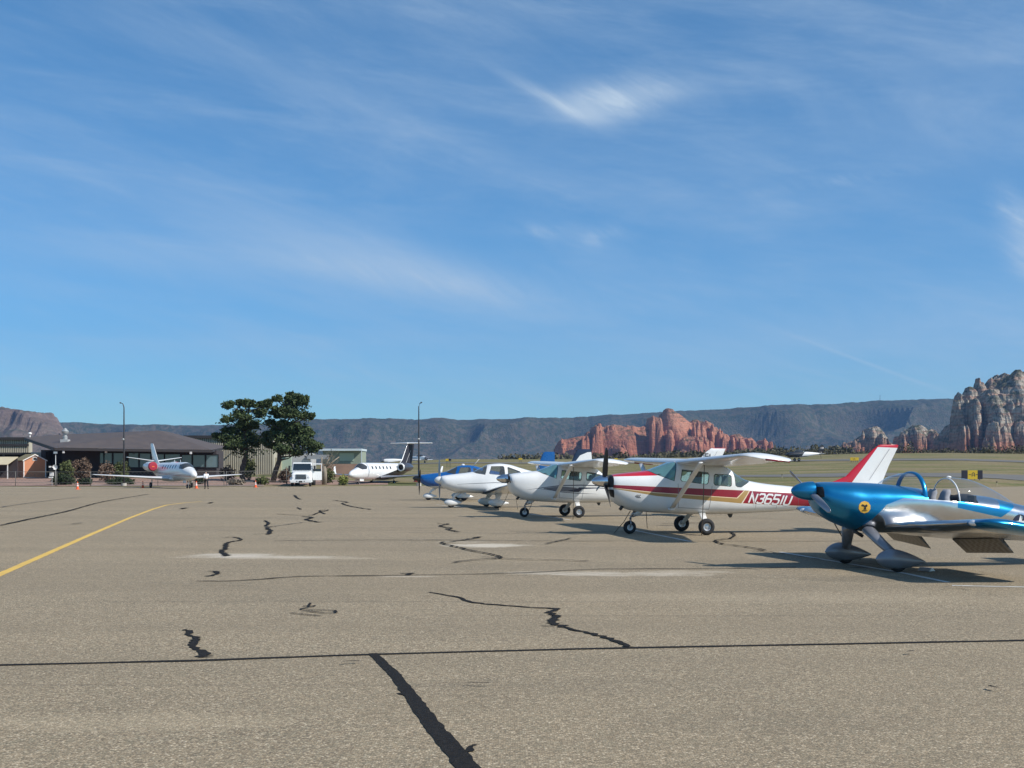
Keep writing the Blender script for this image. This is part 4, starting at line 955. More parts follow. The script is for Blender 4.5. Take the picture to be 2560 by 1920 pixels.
crack([(1020, 1163), (1040, 1161), (985, 1170), (955, 1173), (975, 1180), (995, 1184), (1010, 1189), (1085, 1205), (1020, 1211), (978, 1217)], (.08, .06), close=.1)
crack([(1040, 1205), (1106, 1209), (1200, 1211), (1271, 1214)], .06)
crack([(1548, 1149), (1575, 1150), (1586, 1156), (1578, 1164), (1546, 1169), (1560, 1176), (1600, 1181), (1641, 1187), (1650, 1190), (1628, 1191)], .07, close=.12); crack([(1640, 1190), (1740, 1206), (1900, 1222)], .04)
crack([(1100, 1149), (1350, 1150), (1806, 1149), (2000, 1148)], .05, 'tar'); crack([(1430, 1132), (1500, 1131), (1530, 1129)], .10)
crack([(1530, 1112), (1700, 1124), (1800, 1131)], .05, 'tar_dull'); crack([(1250, 1096), (1400, 1104), (1500, 1108)], .05, 'tar_dull')
crack([(1180, 1176), (1225, 1166), (1235, 1164)], .06); crack([(950, 1090), (1200, 1089)], .05)
crack([(0, 1136), (80, 1119), (150, 1104), (225, 1084), (320, 1068)], .10, jit=.2, close=.5); crack([(-30, 1101), (80, 1085), (175, 1074)], .09, 'tar_dull', close=.5); crack([(155, 1133), (180, 1131)], .12, close=.2)
crack([(390, 1100), (402, 1098)], .2, close=.3); crack([(450, 1088), (458, 1086)], .2, close=.3); crack([(740, 1436), (775, 1434)], .03, close=.06); crack([(1010, 1482), (1060, 1483)], .02, close=.06)
crack([(2135, 1489), (2155, 1494)], .03, close=.04); crack([(1960, 1415), (1975, 1413)], .03, close=.04)
for k in range(13):      # hairline weathering cracks scattered over the apron
    a = random.uniform(-100, 2300); b = random.choice([random.uniform(1075, 1180), random.uniform(1180, 1300)]); wdt = random.uniform(90, 260)
    pts = [(a + wdt * q / 4, b + random.uniform(-1.4, 1.4) * (b - 1019) / 120) for q in range(5)]; crack(pts, .02 + .03 * (b < 1180), 'tar_dull', jit=1.2)
strip('taxi_line', [(-40, 1259), (0, 1241), (125, 1186), (200, 1153), (280, 1119), (330, 1100), (360, 1091), (400, 1086), (436, 1083.5)], (.155, .15), 'yellow_line', .0035, .02, wj=.06, close=.3)
for pts in ([(1587, 1326), (1727, 1354)], [(1326, 1285), (1426, 1300)], [(1950, 1380), (2260, 1433), (2370, 1456)], [(2380, 1464), (2620, 1469)], [(1090, 1262), (1160, 1268)]): strip('tie_down_line', pts, .10, 'white_line', .0032, .02, wj=.12, raw=True)
strip('pavement_edge', [(-40, 1051), (120, 1053.5), (300, 1053), (540, 1052)], .9, 'concrete', .0028, .2, wj=.4, close=1.5)

# ------------------------------------------------------------------ distant land
def rock_mat(name, lowc, highc, zmix, veg, bands=True, vegamt=.7, vegc=(.05, .062, .035), mott=0):
    m = bpy.data.materials.new(name); m.use_nodes = True; T = NT(m.node_tree); b = m.node_tree.nodes['Principled BSDF']
    P = T.n('ShaderNodeTexCoord').outputs['Object']; x, y, z = T.xyz(P)
    nz = T.noise(P, .02, 6, .65); n2 = T.noise(P, .14, 5, .65)
    zz = T.m('ADD', z, T.m('MULTIPLY', T.m('SUBTRACT', nz, .5), 30))
    f = T.ramp(T.m('DIVIDE', T.m('SUBTRACT', zz, zmix[0]), zmix[1] - zmix[0]), [(0, 0.0), (1, 1.0)])
    c = T.mix(f, (*lowc, 1), (*highc, 1))
    if bands:
        w = T.m('SINE', T.m('MULTIPLY', zz, .55)); w2 = T.m('SINE', T.m('MULTIPLY', T.m('ADD', z, T.m('MULTIPLY', nz, 8)), 1.6))
        c = T.mix(T.m('MULTIPLY', T.ramp(w, [(.4, 0.0), (.95, 1.0)]), .40), c, tuple(min(1, v * 1.45 + .03) for v in lowc) + (1,))
        c = T.mix(T.m('MULTIPLY', T.ramp(w2, [(.5, 0.0), (1, 1.0)]), .35), c, tuple(v * .6 for v in lowc) + (1,))
    vert = T.noise(T.vec(T.m('MULTIPLY', x, .22), T.m('MULTIPLY', y, .22), T.m('MULTIPLY', z, .03)), 1, 4, .6); c = T.mix(T.m('MULTIPLY', T.ramp(vert, [(.52, 0.0), (.68, 1.0)]), .45), c, tuple(v * .5 for v in lowc) + (1,))
    c = T.mix(T.m('MULTIPLY', n2, .3), c, (.5, .42, .36, 1), 'MULTIPLY')
    pt = T.noise(T.vec(T.m('MULTIPLY', x, .006), T.m('MULTIPLY', y, .006), T.m('MULTIPLY', z, .02)), 1, 6, .7); c = T.mix(T.m('MULTIPLY', T.ramp(pt, [(.42, 0.0), (.62, 1.0)]), .55), c, tuple(v * .42 for v in lowc) + (1,))
    if mott:
        mo = T.noise(T.vec(T.m('MULTIPLY', x, .16 * mott), T.m('MULTIPLY', y, .16 * mott), T.m('MULTIPLY', z, .22 * mott)), 1, 5, .7); c = T.mix(T.m('MULTIPLY', T.ramp(mo, [(.48, 0.0), (.57, 1.0)]), .6), c, (.085, .085, .062, 1))
    nrm = T.n('ShaderNodeNewGeometry').outputs['Normal']; up = T.xyz(nrm)[2]
    vg = T.m('MULTIPLY', T.ramp(up, [(veg[0], 0.0), (veg[1], 1.0)]), T.ramp(T.noise(P, .045, 6, .75), [(.45, 0.0), (.55, 1.0)]))
    c = T.mix(T.m('MULTIPLY', vg, vegamt), c, (*vegc, 1))
    T.l(c, b.inputs['Base Color']); b.inputs['Roughness'].default_value = .95; b.inputs['Specular IOR Level'].default_value = .1
    bn = T.n('ShaderNodeBump'); bn.inputs['Strength'].default_value = .9; bn.inputs['Distance'].default_value = 5.0; T.l(T.m('ADD', n2, vert), bn.inputs['Height']); T.l(bn.outputs[0], b.inputs['Normal'])
    MATS[name] = m
rock_mat('red_rock', (.46, .175, .105), (.50, .26, .17), (20, 110), (.55, .8), vegamt=.75)
rock_mat('grey_rock', (.46, .18, .105), (.50, .45, .37), (30, 54), (.28, .62), vegamt=.92, mott=1)
rock_mat('forest_slope', (.155, .125, .09), (.10, .10, .07), (60, 330), (.0, .5), bands=False, vegamt=.85, mott=.35, vegc=(.035, .052, .03))
rock_mat('purple_cliff', (.20, .15, .12), (.30, .20, .17), (120, 210), (.5, .85), vegamt=.7, vegc=(.07, .075, .05))
def heightfield(name, x0, x1, y0, y1, nx, ny, fn, m):
    xs = np.linspace(x0, x1, nx); ys = np.linspace(y0, y1, ny); v = [(x, y, fn(x, y)) for y in ys for x in xs]; f = []
    for j in range(ny - 1):
        for i in range(nx - 1): a = j * nx + i; f.append((a, a + 1, a + nx + 1, a + nx))
    return struct(name, (v, [], f), m, smooth=False)
# far mesa: rim profile in photo pixels
RIM = [(-1400, 1082), (-300, 1072), (100, 1068), (159, 1064), (231, 1059), (304, 1063), (420, 1066), (550, 1069), (680, 1064), (778, 1057), (856, 1053), (1000, 1052), (1120, 1051), (1380, 1049), (1511, 1043), (1600, 1039), (1695, 1034), (1800, 1026), (1960, 1018), (2060, 1016), (2150, 1007), (2241, 1006), (2330, 1005), (2415, 999), (2560, 994), (2900, 985), (3600, 980), (4200, 990)]
def mesa(x, y):
    D1 = 5200.0; px = HX + x / D1 * FPX
    top = ZD(float(np.interp(px, [p[0] for p in RIM], [p[1] for p in RIM])), D1) + 5.0 * fbm(x * .012, 3.1) + 2.5 * noi(x * .06, 8.8)
    gul = 1 - abs(fbm(x * .0016, y * .0012, 1.0, 3)) * 1.1
    t = (y - (4200 + 330 * (1 - gul) * 1.0 - 160)) / 900
    t = max(0.0, min(1.0, t)); s = .55 * t ** 1.25 + .45 * (3 * t * t - 2 * t ** 3)
    cl = max(0, min(1, (t - .80) / .07)); s = .86 * s / 1.0 + .14 * cl if t < 1 else 1.0
    z = -130 + (top + 130) * s
    if 0 < t < 1: z += 20 * fbm(x * .006, y * .006, 5.0, 5) * (1 - t ** 4)
    return z
heightfield('mesa', -3700, 4300, 3900, 5500, 560, 90, mesa, 'forest_slope')
def left_mesa(x, y):
    D = 3300.0; px = HX + x / D * FPX
    top = ZD(float(np.interp(px, [-500, -60, 0, 60, 95, 130, 142, 159], [1015, 1019, 1023, 1028, 1035, 1037, 1039, 1064])), D) + 4 * fbm(x * .03, y * .01)
    xe = (150 - HX) / FPX * y + 22 * fbm(y * .006, 2.2) + 14 * fbm(x * .02, y * .02, 4.0)
    dx = xe - x; dy = y - (3080 + 60 * fbm(x * .008, 9.0) + 30 * abs(fbm(x * .03, y * .003, 2.0)))
    d = min(dx, dy)
    if d >= 0: c_ = min(1, d / 26) ; return -130 + (top + 130) * (.86 + .14 * c_) + 5 * fbm(x * .05, y * .05)
    return max(-130, -130 + (top + 130) * .86 * math.exp(d / 520) + 16 * fbm(x * .012, y * .012, 6) - 0)
heightfield('hill', -2300, -1020, 2700, 3800, 230, 120, left_mesa, 'purple_cliff')
def buttes(D, lst, base, seed=0.0, fl=.16, talus=.45, terr_=7.0, grow=1.18):
    arr = []
    for (px, py, hw, dd, e) in lst:
        arr.append((XD(px, D), D + dd, hw / FPX * D * grow, ZD(py, D), e))
    def fn(x, y):
        wx = x + 9 * fbm(x * .018, y * .018, seed, 3) + 2.5 * fbm(x * .11, y * .11, seed + 1, 2); wy = y + 9 * fbm(x * .018, y * .018, seed + 4, 3) + 2.5 * fbm(x * .11, y * .11, seed + 5, 2); best = base; bd = 9
        flu = fbm(x * .07, y * .07, seed + 2, 4); cr_ = abs(fbm(x * .045, y * .02, seed + 7, 3))
        for (cx, cy, r, zt, e) in arr:
            dx = abs(wx - cx) / r; dy = abs(wy - cy) / (r * 1.15 + 6)
            if dx > 4.2 or dy > 4.2: continue
            d = (dx ** e + dy ** e) ** (1 / e) * (1 + fl * flu)
            if d < 1: f = 1 - .13 * d ** 3 
            elif d < 1.45: f = .87 - (.87 - talus) * ((d - 1) / .45) ** .75
            else: f = talus * max(0, 1 - (d - 1.45) / 2.6) ** 1.1
            h = base + (zt - base) * f
            if h > best: best = h; bd = d
        z = best
        if best > base + 3: z += 2.4 * flu + 3.5 * fbm(x * .035, y * .035, seed + 9, 3) - 9 * max(0, .16 - cr_) / .16 * min(1, (best - base) / 60)
        k = (z + 2.5 * fbm(x * .02, y * .02, seed + 3, 2)) / terr_; fr = k - math.floor(k); fr = fr ** 2.4
        return z * .5 + (math.floor(k) + fr) * terr_ * .5
    return fn
def massif(D, sky, lst, base, seed, depth=90, shift=0, rug=0, st_=.45, cliff=11, talus=.40, tl=170, amp=22, **kw):
    bf = buttes(D, lst, base, seed, talus=talus, **kw); De = D + 42; sky = [(p[0] + shift, p[1]) for p in sky]; lst = [(p[0] + shift,) + p[1:] for p in lst]; sx = [p[0] for p in sky]; sz = [ZD(p[1], De) for p in sky]
    def fn(x, y):
        px = HX + x / De * FPX + 2.2 * fbm(y * .02, x * .01, seed); zt = float(np.interp(px, sx, sz))
        fr_ = y - (D - 18 + amp * 1.25 * fbm(x * .014, .3, seed, 2) + amp * .34 * fbm(x * .045, y * .01, seed + 2, 2))
        fr_ -= .12 * (zt - base)          # taller parts stand farther back
        if fr_ > 0: f = min(1, .80 + .20 * (fr_ / 34) ** .8) if fr_ < depth else max(.1, 1 - (fr_ - depth) / 120)
        elif fr_ > -cliff: f = .80 + (.80 - talus) * fr_ / cliff
        else: f = talus * max(0, 1 + (fr_ + cliff) / tl) ** 1.25
        z = base + (zt - base) * f * (1 if px > sx[0] and px < sx[-1] else 0)
        b = bf(x, y); z = z + 1.5 * fbm(x * .08, y * .08, seed + 5, 3)
        k = (z + 3 * fbm(x * .015, y * .02, seed + 3, 2)) / 8.5; q = k - math.floor(k); z = z * (1 - st_) + (math.floor(k) + q ** 2.6) * 8.5 * st_ + rug * fbm(x * .045, y * .045, seed + 8, 4)
        return max(z, b)
    return fn
def mz(a, b): return (1380 + a * .2622, 1000 + b * .2622)
def rz_(a, b): return (2060 + a * .22604, 900 + b * .22604)
RR = []
for (a, b, hw, dd, e) in [(90, 375, 50, 0, 2.5), (200, 360, 60, 10, 3), (320, 335, 35, -20, 2), (425, 238, 48, -10, 3), (350, 300, 30, -15, 2), (520, 262, 40, 25, 2.5), (590, 232, 60, 30, 3), (680, 240, 40, 35, 2.2), (760, 242, 50, 40, 2.4), (850, 262, 70, 55, 2.5), (600, 430, 110, -80, 2), (960, 160, 38, 0, 3), (1010, 170, 34, -8, 3.5), (1100, 78, 34, 50, 2), (1090, 108, 75, 58, 2), (1160, 140, 60, 45, 2),
                          (1250, 190, 45, 15, 2.4), (1210, 262, 55, 0, 3), (1120, 295, 60, -15, 3), (1390, 182, 26, 5, 2), (1400, 222, 75, 6, 3), (1480, 200, 45, 18, 2.4), (1520, 225, 40, 5, 3), (1360, 345, 170, -18, 3.5), (1590, 262, 40, 5, 2.5), (1640, 300, 45, -5, 2.5), (1690, 345, 30, -15, 2.5), (1790, 318, 34, -5, 1.8), (1745, 330, 20, 0, 2), (1900, 358, 34, -10, 1.8), (2030, 372, 34, -15, 1.8), (1960, 400, 30, -5, 2), (2080, 400, 26, -10, 2), (1160, 478, 60, -150, 2.2), (960, 515, 45, -150, 2.2), (1800, 455, 120, -60, 2)]:
    px, py = mz(a, b); RR.append((px, py, hw * .2622, dd, e))
D1 = 2300.0
SKY1 = [mz(*p) for p in [(20,480),(60,400),(95,372),(140,372),(200,362),(260,355),(310,335),(330,300),(370,300),(385,250),(430,238),(470,245),(490,262),(520,240),(600,232),(660,240),(700,262),(760,238),(790,250),(830,262),(880,240),(920,225),(935,160),(970,158),(1010,170),(1040,180),(1060,130),(1080,85),(1105,78),(1140,95),(1190,130),(1240,150),(1290,195),(1330,215),(1350,190),(1390,182),(1425,200),(1460,210),(1480,195),(1520,215),(1550,245),(1590,262),(1620,300),(1660,315),(1690,345),(1712,400),(1730,340),(1745,325),(1790,318),(1820,345),(1845,400),(1870,360),(1910,355),(1950,395),(1975,420),(2000,400),(2030,370),(2070,390),(2095,440),(2130,510)]]
heightfield('rock_formation', XD(1340, D1), XD(2010, D1), D1 - 230, D1 + 170, 400, 220, massif(D1, SKY1, RR, -60, 0.0, grow=.86), 'red_rock')
D2 = 1750.0; SKY2 = [rz_(*p) for p in [(150,965),(260,910),(330,890),(420,840),(470,800),(480,745),(540,738),(600,750),(640,800),(680,850),(700,920),(760,940),(800,900),(815,845),(835,840),(850,880),(880,800),(920,760),(950,750),(980,725),(1040,722),(1090,745),(1105,775),(1140,762),(1180,765),(1215,800),(1250,820),(1300,850),(1330,880),(1345,930),(1400,820),(1430,760),(1500,745),(1560,800),(1640,860)]]; RB = []
for (a, b, hw, dd, e) in [(530, 830, 150, 20, 2.4), (420, 900, 200, 15, 2.2), (1060, 820, 170, 20, 2.8), (1200, 850, 140, 15, 2.6), (900, 900, 90, 0, 2.4), (1500, 840, 130, 10, 2.4), (570, 742, 62, 0, 2.6), (480, 745, 30, 5, 2.5), (640, 800, 40, -12, 2.4), (400, 830, 60, 10, 2), (290, 900, 50, 10, 2), (690, 870, 22, -15, 2), (410, 905, 10, -30, 2), (825, 840, 12, -25, 2.5), (810, 905, 24, -25, 2), (1030, 722, 62, 0, 3), (950, 760, 45, 5, 2.6), (890, 810, 40, 0, 2), (1170, 762, 48, -6, 2.6), (1240, 815, 34, -10, 2.4), (1300, 840, 30, -6, 2.2), (1460, 748, 52, -10, 2.4), (1560, 840, 40, -25, 2.4)]:
    px, py = rz_(a, b); RB.append((px, py, hw * .226, dd, e))
heightfield('rock_formation', XD(2090, D2), XD(2450, D2), D2 - 150, D2 + 120, 260, 150, massif(D2, SKY2, RB, -60, 3.3, depth=60, amp=14, tl=110, fl=.2, grow=.9), 'grey_rock')
D3 = 1500.0; SKY3 = [rz_(*p) for p in [(1330,900),(1380,820),(1440,710),(1500,690),(1560,640),(1568,450),(1600,400),(1650,350),(1760,340),(1770,300),(1810,250),(1880,190),(1950,160),(2000,128),(2050,150),(2080,170),(2110,160),(2150,155),(2212,170),(2400,230),(2700,330),(3100,600)]]; RC = []
for (a, b, hw, dd, e) in [(1990, 128, 26, 70, 2), (2010, 175, 100, 72, 2.2), (1900, 235, 110, 68, 2.4), (2130, 150, 40, 85, 2), (2190, 165, 45, 90, 2.2), (1850, 290, 90, 65, 2.4), (1700, 338, 105, 55, 2.4), (1620, 400, 70, 52, 2.4), (1800, 400, 120, 40, 2.6), (2080, 350, 120, 25, 3), (2120, 420, 70, 0, 3), (1980, 520, 110, 0, 3), (1760, 560, 60, 10, 2.6), (1700, 640, 60, 0, 2.4), (1570, 690, 40, 0, 2.2), (1490, 720, 34, -10, 2.2), (1860, 700, 90, -25, 2.5), (2100, 650, 110, -20, 3), (2260, 360, 90, 60, 2.6), (2400, 300, 150, 80, 2.4), (2130, 790, 70, -60, 2.8), (2040, 800, 50, -55, 2.4), (1720, 830, 60, -40, 2), (2350, 700, 130, 0, 2.5), (2600, 500, 160, 60, 2.4)]:
    px, py = rz_(a, b); RC.append((px, py, hw * .226, dd, e))
heightfield('rock_mountain', XD(2350, D3), XD(2760, D3), D3 - 150, D3 + 190, 300, 240, massif(D3, SKY3, RC, -60, 8.1, depth=120, amp=22, cliff=26, tl=130, shift=34, rug=7, st_=.2, fl=.24, talus=.5, terr_=6.0, grow=.8), 'grey_rock')

# ------------------------------------------------------------------ vegetation
mat('pine_needles', (.060, .084, .032), .7, var=.5, vscale=1.6, spec=.25); mat('bark', (.085, .06, .045), .95, var=.35, vscale=5, bump=.6, bscale=18)
mat('olive_leaf', (.10, .115, .045), .8, var=.35, vscale=2.5, spec=.2); mat('rusty_twigs', (.17, .118, .085), .9, var=.3, vscale=2.5, spec=.1); mat('dark_leaf', (.030, .046, .020), .8, var=.4, vscale=2.5, spec=.2)
mat('scrub_leaf', (.10, .092, .058), .9, var=.35, vscale=.25, spec=.1); mat('pale_twigs', (.24, .20, .15), .9, var=.25, vscale=2); mat('lime_leaf', (.20, .22, .05), .8, var=.3, vscale=3)
class Leaves:
    def __init__(s): s.v = []; s.f = []
    def clump(s, c, r, n, size, shellness=.55, flat=0.0):
        rs = np.random.RandomState(abs(hash((round(c[0], 2), round(c[2], 2), n))) % (2 ** 31))
        d = rs.normal(size=(n, 3)); d /= np.linalg.norm(d, axis=1)[:, None]; rad = rs.rand(n) ** (1 - shellness) if shellness < 1 else np.ones(n)
        bump = 1 + .22 * np.sin(d[:, 0] * 5 + c[0]) * np.cos(d[:, 2] * 6 + c[2])
        p = np.array(c) + d * (rad * bump)[:, None] * np.array(r)
        a = rs.normal(size=(n, 3)) + d * .4; a[:, 2] += flat; a /= np.linalg.norm(a, axis=1)[:, None]
        b = np.cross(a, rs.normal(size=(n, 3))); b /= np.linalg.norm(b, axis=1)[:, None] + 1e-9; sz = size * (.55 + .9 * rs.rand(n))
        for i in range(n):
            k = len(s.v); A = a[i] * sz[i]; Bq = b[i] * sz[i] * .45
            s.v += [tuple(p[i] - A * .6 - Bq), tuple(p[i] - A * .6 + Bq), tuple(p[i] + A * .7 + Bq * .3), tuple(p[i] + A * .7 - Bq * .3)]; s.f.append((k, k + 1, k + 2, k + 3))
    def make(s, name, m, parent=None, **k): return obj(name, (s.v, [], s.f), m, parent)
def P3(px, py, d): return Vector((XD(px, d), d, ZD(py, d)))
def pine(trunk_px, base_py, D, clumps, top_px, label, seed, fill=()):
    random.seed(seed); b = P3(trunk_px, base_py, D); b.z = tz(b.x, b.y) - .05; t = thing('pine_tree', b, 0, label, 'tree', 'pines beside the terminal')
    pts = []; tp = P3(*top_px, D)
    for q in range(9): f = q / 8; p = b.lerp(tp, f); pts.append(p - b + Vector((.22 * math.sin(q * 1.7 + seed), .15 * math.cos(q * 2.1), 0)) * (0 < q < 8))
    tk = B(); tube(tk, pts, [.36 * (1 - .82 * q / 8) for q in range(9)], 12); Lv = Leaves()
    for (a, c_, rx, ry) in clumps:
        px, py = 480 + a * .28933, 940 + c_ * .28933; dd = random.uniform(-1.0, 1.0) * min(2.2, rx * .28933 / FPX * D * 2.0); cc = P3(px, py, D) + Vector((0, dd, 0)) - b
        rx *= 1.14; ry *= 1.14; R_ = (rx * .28933 / FPX * D, rx * .28933 / FPX * D * 1.05, ry * .28933 / FPX * D); vol = R_[0] * R_[2]
        for k in range(5):
            o = Vector((random.uniform(-.6, .6) * R_[0], random.uniform(-.6, .6) * R_[1], random.uniform(-.55, .55) * R_[2])); q = .5
            Lv.clump(cc + o, [R_[0] * q, R_[1] * q, R_[2] * q * .9], int(150 + 260 * vol), .20, .45, .5)
        Lv.clump(cc, R_, int(60 + 140 * vol), .21, .7, .4)
        zz = max(.25, min(.97, (cc.z - .9) / max(.1, pts[-1].z))); i = min(7, int(zz * 8)); root = pts[i].lerp(pts[i + 1], zz * 8 - i)
        mid = root.lerp(cc, .5) + Vector((0, 0, -.15 - .1 * random.random())); tube(tk, [root, mid, cc], [.11, .07, .03], 7)
    for (fx, fz, fr, fh, fn_) in fill: Lv.clump((fx, 0, fz), (fr, fr * .8, fh), fn_, .19, .5, .4)
    obj('trunk', fixn(tk), 'bark', t, smooth=True); Lv.make('crown', 'pine_needles', t)
pine(607, 1186, 155, [(320, 250, 50, 34), (420, 235, 60, 36), (510, 240, 55, 34), (600, 252, 62, 40), (660, 240, 40, 30), (320, 375, 52, 34), (400, 320, 60, 36), (470, 360, 60, 40), (530, 420, 60, 40), (330, 470, 60, 34), (235, 520, 60, 26), (190, 510, 30, 18), (400, 480, 70, 40), (480, 500, 60, 38), (400, 580, 80, 40), (530, 575, 60, 34), (330, 620, 50, 22), (580, 320, 50, 40), (320, 540, 56, 34), (450, 420, 50, 36)], (620, 1004), 'wide dark pine with a ragged flat-topped crown, left of the pair by the terminal', 3, [(.2, 7.6, 3.0, 1.4, 600), (-.2, 5.2, 3.2, 1.4, 800), (.6, 3.7, 2.6, .8, 300)])
pine(682, 1186, 152, [(750, 190, 34, 28), (840, 165, 50, 34), (900, 190, 60, 36), (975, 215, 42, 40), (850, 240, 70, 40), (760, 285, 60, 34), (700, 330, 55, 32), (880, 330, 80, 38), (960, 345, 50, 30), (1035, 350, 36, 30), (660, 400, 46, 34), (720, 440, 60, 40), (800, 420, 50, 34), (870, 450, 70, 44), (970, 455, 60, 44), (1025, 500, 42, 34), (740, 520, 66, 40), (850, 540, 70, 44), (950, 555, 70, 46), (1040, 590, 60, 36), (1100, 605, 42, 28), (690, 600, 66, 34), (800, 620, 80, 36), (920, 665, 56, 26), (640, 510, 50, 36), (640, 570, 46, 44), (720, 200, 24, 18), (1060, 640, 40, 22)], (730, 985), 'taller dark pine with a leaning crown, behind the white truck', 11, [(2.6, 8.6, 2.4, 1.8, 700), (2.2, 5.6, 3.0, 1.5, 1100), (2.6, 4.0, 3.2, .9, 500)])
def bush(px, py_base, py_top, w_px, D, m, label, n=900, name='bush', lobes=5, size=.16, seed=1):
    random.seed(seed + int(px)); x = XD(px, D); z0 = tz(x, D); t = thing(name, (x, D, z0), 0, label, 'bush'); h = ZD(py_top, D) - z0; w = w_px / FPX * D / 2; Lv = Leaves(); st = B()
    for k in range(lobes):
        a = (k + .5) / lobes * 2 - 1; cx = a * w * .6 + random.uniform(-.1, .1) * w; hh = h * (.62 + .38 * math.cos(a * 1.1)) * random.uniform(.86, 1.0); cy = random.uniform(-.4, .4) * w
        Lv.clump((cx, cy, hh * .54), (w * .46, w * .55, hh * .47), n // lobes, size, .55); tube(st, [(a * .15, 0, -.05), (cx * .6, cy * .5, hh * .4), (cx, cy, hh * .8)], [.05, .03, .015], 6)
    obj('stems', st, 'bark', t); Lv.make('foliage', m, t); return t
bush(167, 1216, 1146, 42, 149, 'olive_leaf', 'rounded olive green bush against the dark terminal wall, left of the rusty one', 1500, seed=2)
bush(205, 1216, 1137, 56, 151, 'rusty_twigs', 'large rusty brown bush behind the fence in front of the terminal', 1700, seed=3)
bush(266, 1216, 1146, 44, 150, 'rusty_twigs', 'smaller pinkish brown bush just left of the light pole', 1100, seed=4)
bush(300, 1216, 1145, 42, 152, 'olive_leaf', 'olive bush standing behind the left light pole', 1100, seed=5)
bush(158, 1216, 1184, 66, 141.5, 'dark_leaf', 'low dark green hedge behind the fence beside the dish pole', 1300, lobes=7, seed=6)
bush(212, 1216, 1193, 40, 142, 'dark_leaf', 'low dark hedge right of the first one, under the rusty bush', 700, lobes=5, seed=16)
bush(302, 1216, 1191, 68, 142, 'dark_leaf', 'low dark hedge behind the fence at the foot of the left light pole', 1100, lobes=6, seed=7)
bush(622, 1214, 1137, 38, 157, 'olive_leaf', 'olive shrub between the two pine trunks', 900, seed=8); bush(568, 1214, 1160, 46, 156, 'rusty_twigs', 'low brownish shrub in front of the corrugated wall', 700, seed=9)
bush(712, 1214, 1168, 40, 150, 'rusty_twigs', 'reddish dry shrub left of the white truck', 800, seed=10); bush(655, 1214, 1188, 36, 143, 'olive_leaf', 'small green shrub by the fence right of the last cone', 500, seed=12)
bush(858, 1214, 1186, 28, 145, 'lime_leaf', 'small yellow-green shrub under the left wing of the black and white jet', 400, seed=13); bush(818, 1214, 1165, 46, 150, 'olive_leaf', 'scrubby bush around the foot of the bare tree', 700, seed=14)
bush(500, 1214, 1187, 30, 145, 'dark_leaf', 'small dark shrub behind the walking person', 400, seed=15); bush(590, 1214, 1196, 50, 142, 'pale_twigs', 'low pale dead brush along the fence', 500, lobes=6, seed=18); bush(1048, 1214, 1187, 26, 156, 'rusty_twigs', 'small dry bush right of the black and white jet', 300, seed=19)
def bare_tree(px, D, label):
    x = XD(px, D); z0 = tz(x, D); t = thing('bare_tree', (x, D, z0), 0, label, 'tree'); bm = B(); k = D / FPX
    tube(bm, [(0, 0, -.05), (.05, 0, 1.4), (0, 0, 2.2)], [.32, .26, .20], 10); tube(bm, [(.0, 0, 2.0), (.5, 0, 3.0), (.8, .1, 4.2)], [.15, .10, .06], 8); tube(bm, [(.0, 0, 2.0), (.8, .1, 2.6), (1.75, 0, 3.3)], [.15, .10, .06], 8); tube(bm, [(-.05, 0, 1.8), (-.35, 0, 2.6), (-.3, 0, 3.3)], [.13, .10, .07], 8)
    for q in range(60):
        a = random.random() * 6.28; s0 = Vector((random.uniform(-.2, 1.2), 0, random.uniform(1.6, 3.4))); tube(bm, [s0, s0 + Vector((math.cos(a) * .5, random.uniform(-.3, .3), .5 + .3 * random.random()))], [.02, .008], 4)
    obj('trunk', fixn(bm), 'pale_twigs', t, smooth=True)
bare_tree(811, 146, 'cut back leafless tree with thick bare limbs, right of the white truck')
random.seed(21); Lv = Leaves()
for k in range(420):
    u = random.uniform(.10, .50); D = 405 + random.uniform(-3, 40); x = u * D; w = random.uniform(1.4, 4.6); h = random.uniform(.7, 2.7) ** 1.15 * (1 + .5 * fbm(x * .03, 1)) * float(np.interp(u, [.10, .2, .28, .5], [.45, .8, 1.25, 1.35])); Lv.clump((x, D, tz(x, D) + h * .28), (w, w, h * .72), 110, .42, .4)
tag(Lv.make('scrub', 'scrub_leaf'), 'band of dark scrub and low trees along the far edge of the field', 'scrub', kind='stuff')
Lv = Leaves()
for k in range(160):
    u = random.uniform(-.02, .27); D = 560 + random.uniform(0, 160); x = u * D; Lv.clump((x, D, ZD(1150 - 22 * max(0, min(1, (u - .05) / .2)), D) + random.uniform(-2, 1)), (4.5, 4.5, 2.6), 45, 1.2, .5)
tag(Lv.make('woodland', 'scrub_leaf'), 'dark trees below the red rocks beyond the field', 'woodland', kind='stuff')
# ------------------------------------------------------------------ buildings
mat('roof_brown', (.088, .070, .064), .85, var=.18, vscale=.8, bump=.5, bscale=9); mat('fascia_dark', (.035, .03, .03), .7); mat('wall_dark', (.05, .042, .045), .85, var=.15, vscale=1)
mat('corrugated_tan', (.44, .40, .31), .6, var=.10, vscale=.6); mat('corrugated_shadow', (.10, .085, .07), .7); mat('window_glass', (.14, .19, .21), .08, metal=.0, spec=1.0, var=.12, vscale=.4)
mat('frame_dark', (.02, .02, .022), .5); mat('shed_orange', (.58, .24, .125), .8, var=.08, vscale=3); mat('white_trim', (.75, .72, .68), .6); mat('shed_roof', (.24, .19, .09), .9, var=.2, vscale=3)
mat('sage_wall', (.27, .31, .24), .8, var=.08, vscale=1); mat('cream_wall', (.52, .44, .29), .8, var=.08, vscale=1); mat('pale_roof', (.55, .62, .64), .5); mat('grey_wall', (.42, .42, .41), .7, var=.08, vscale=1); mat('light_panel', (.42, .50, .38), .7)
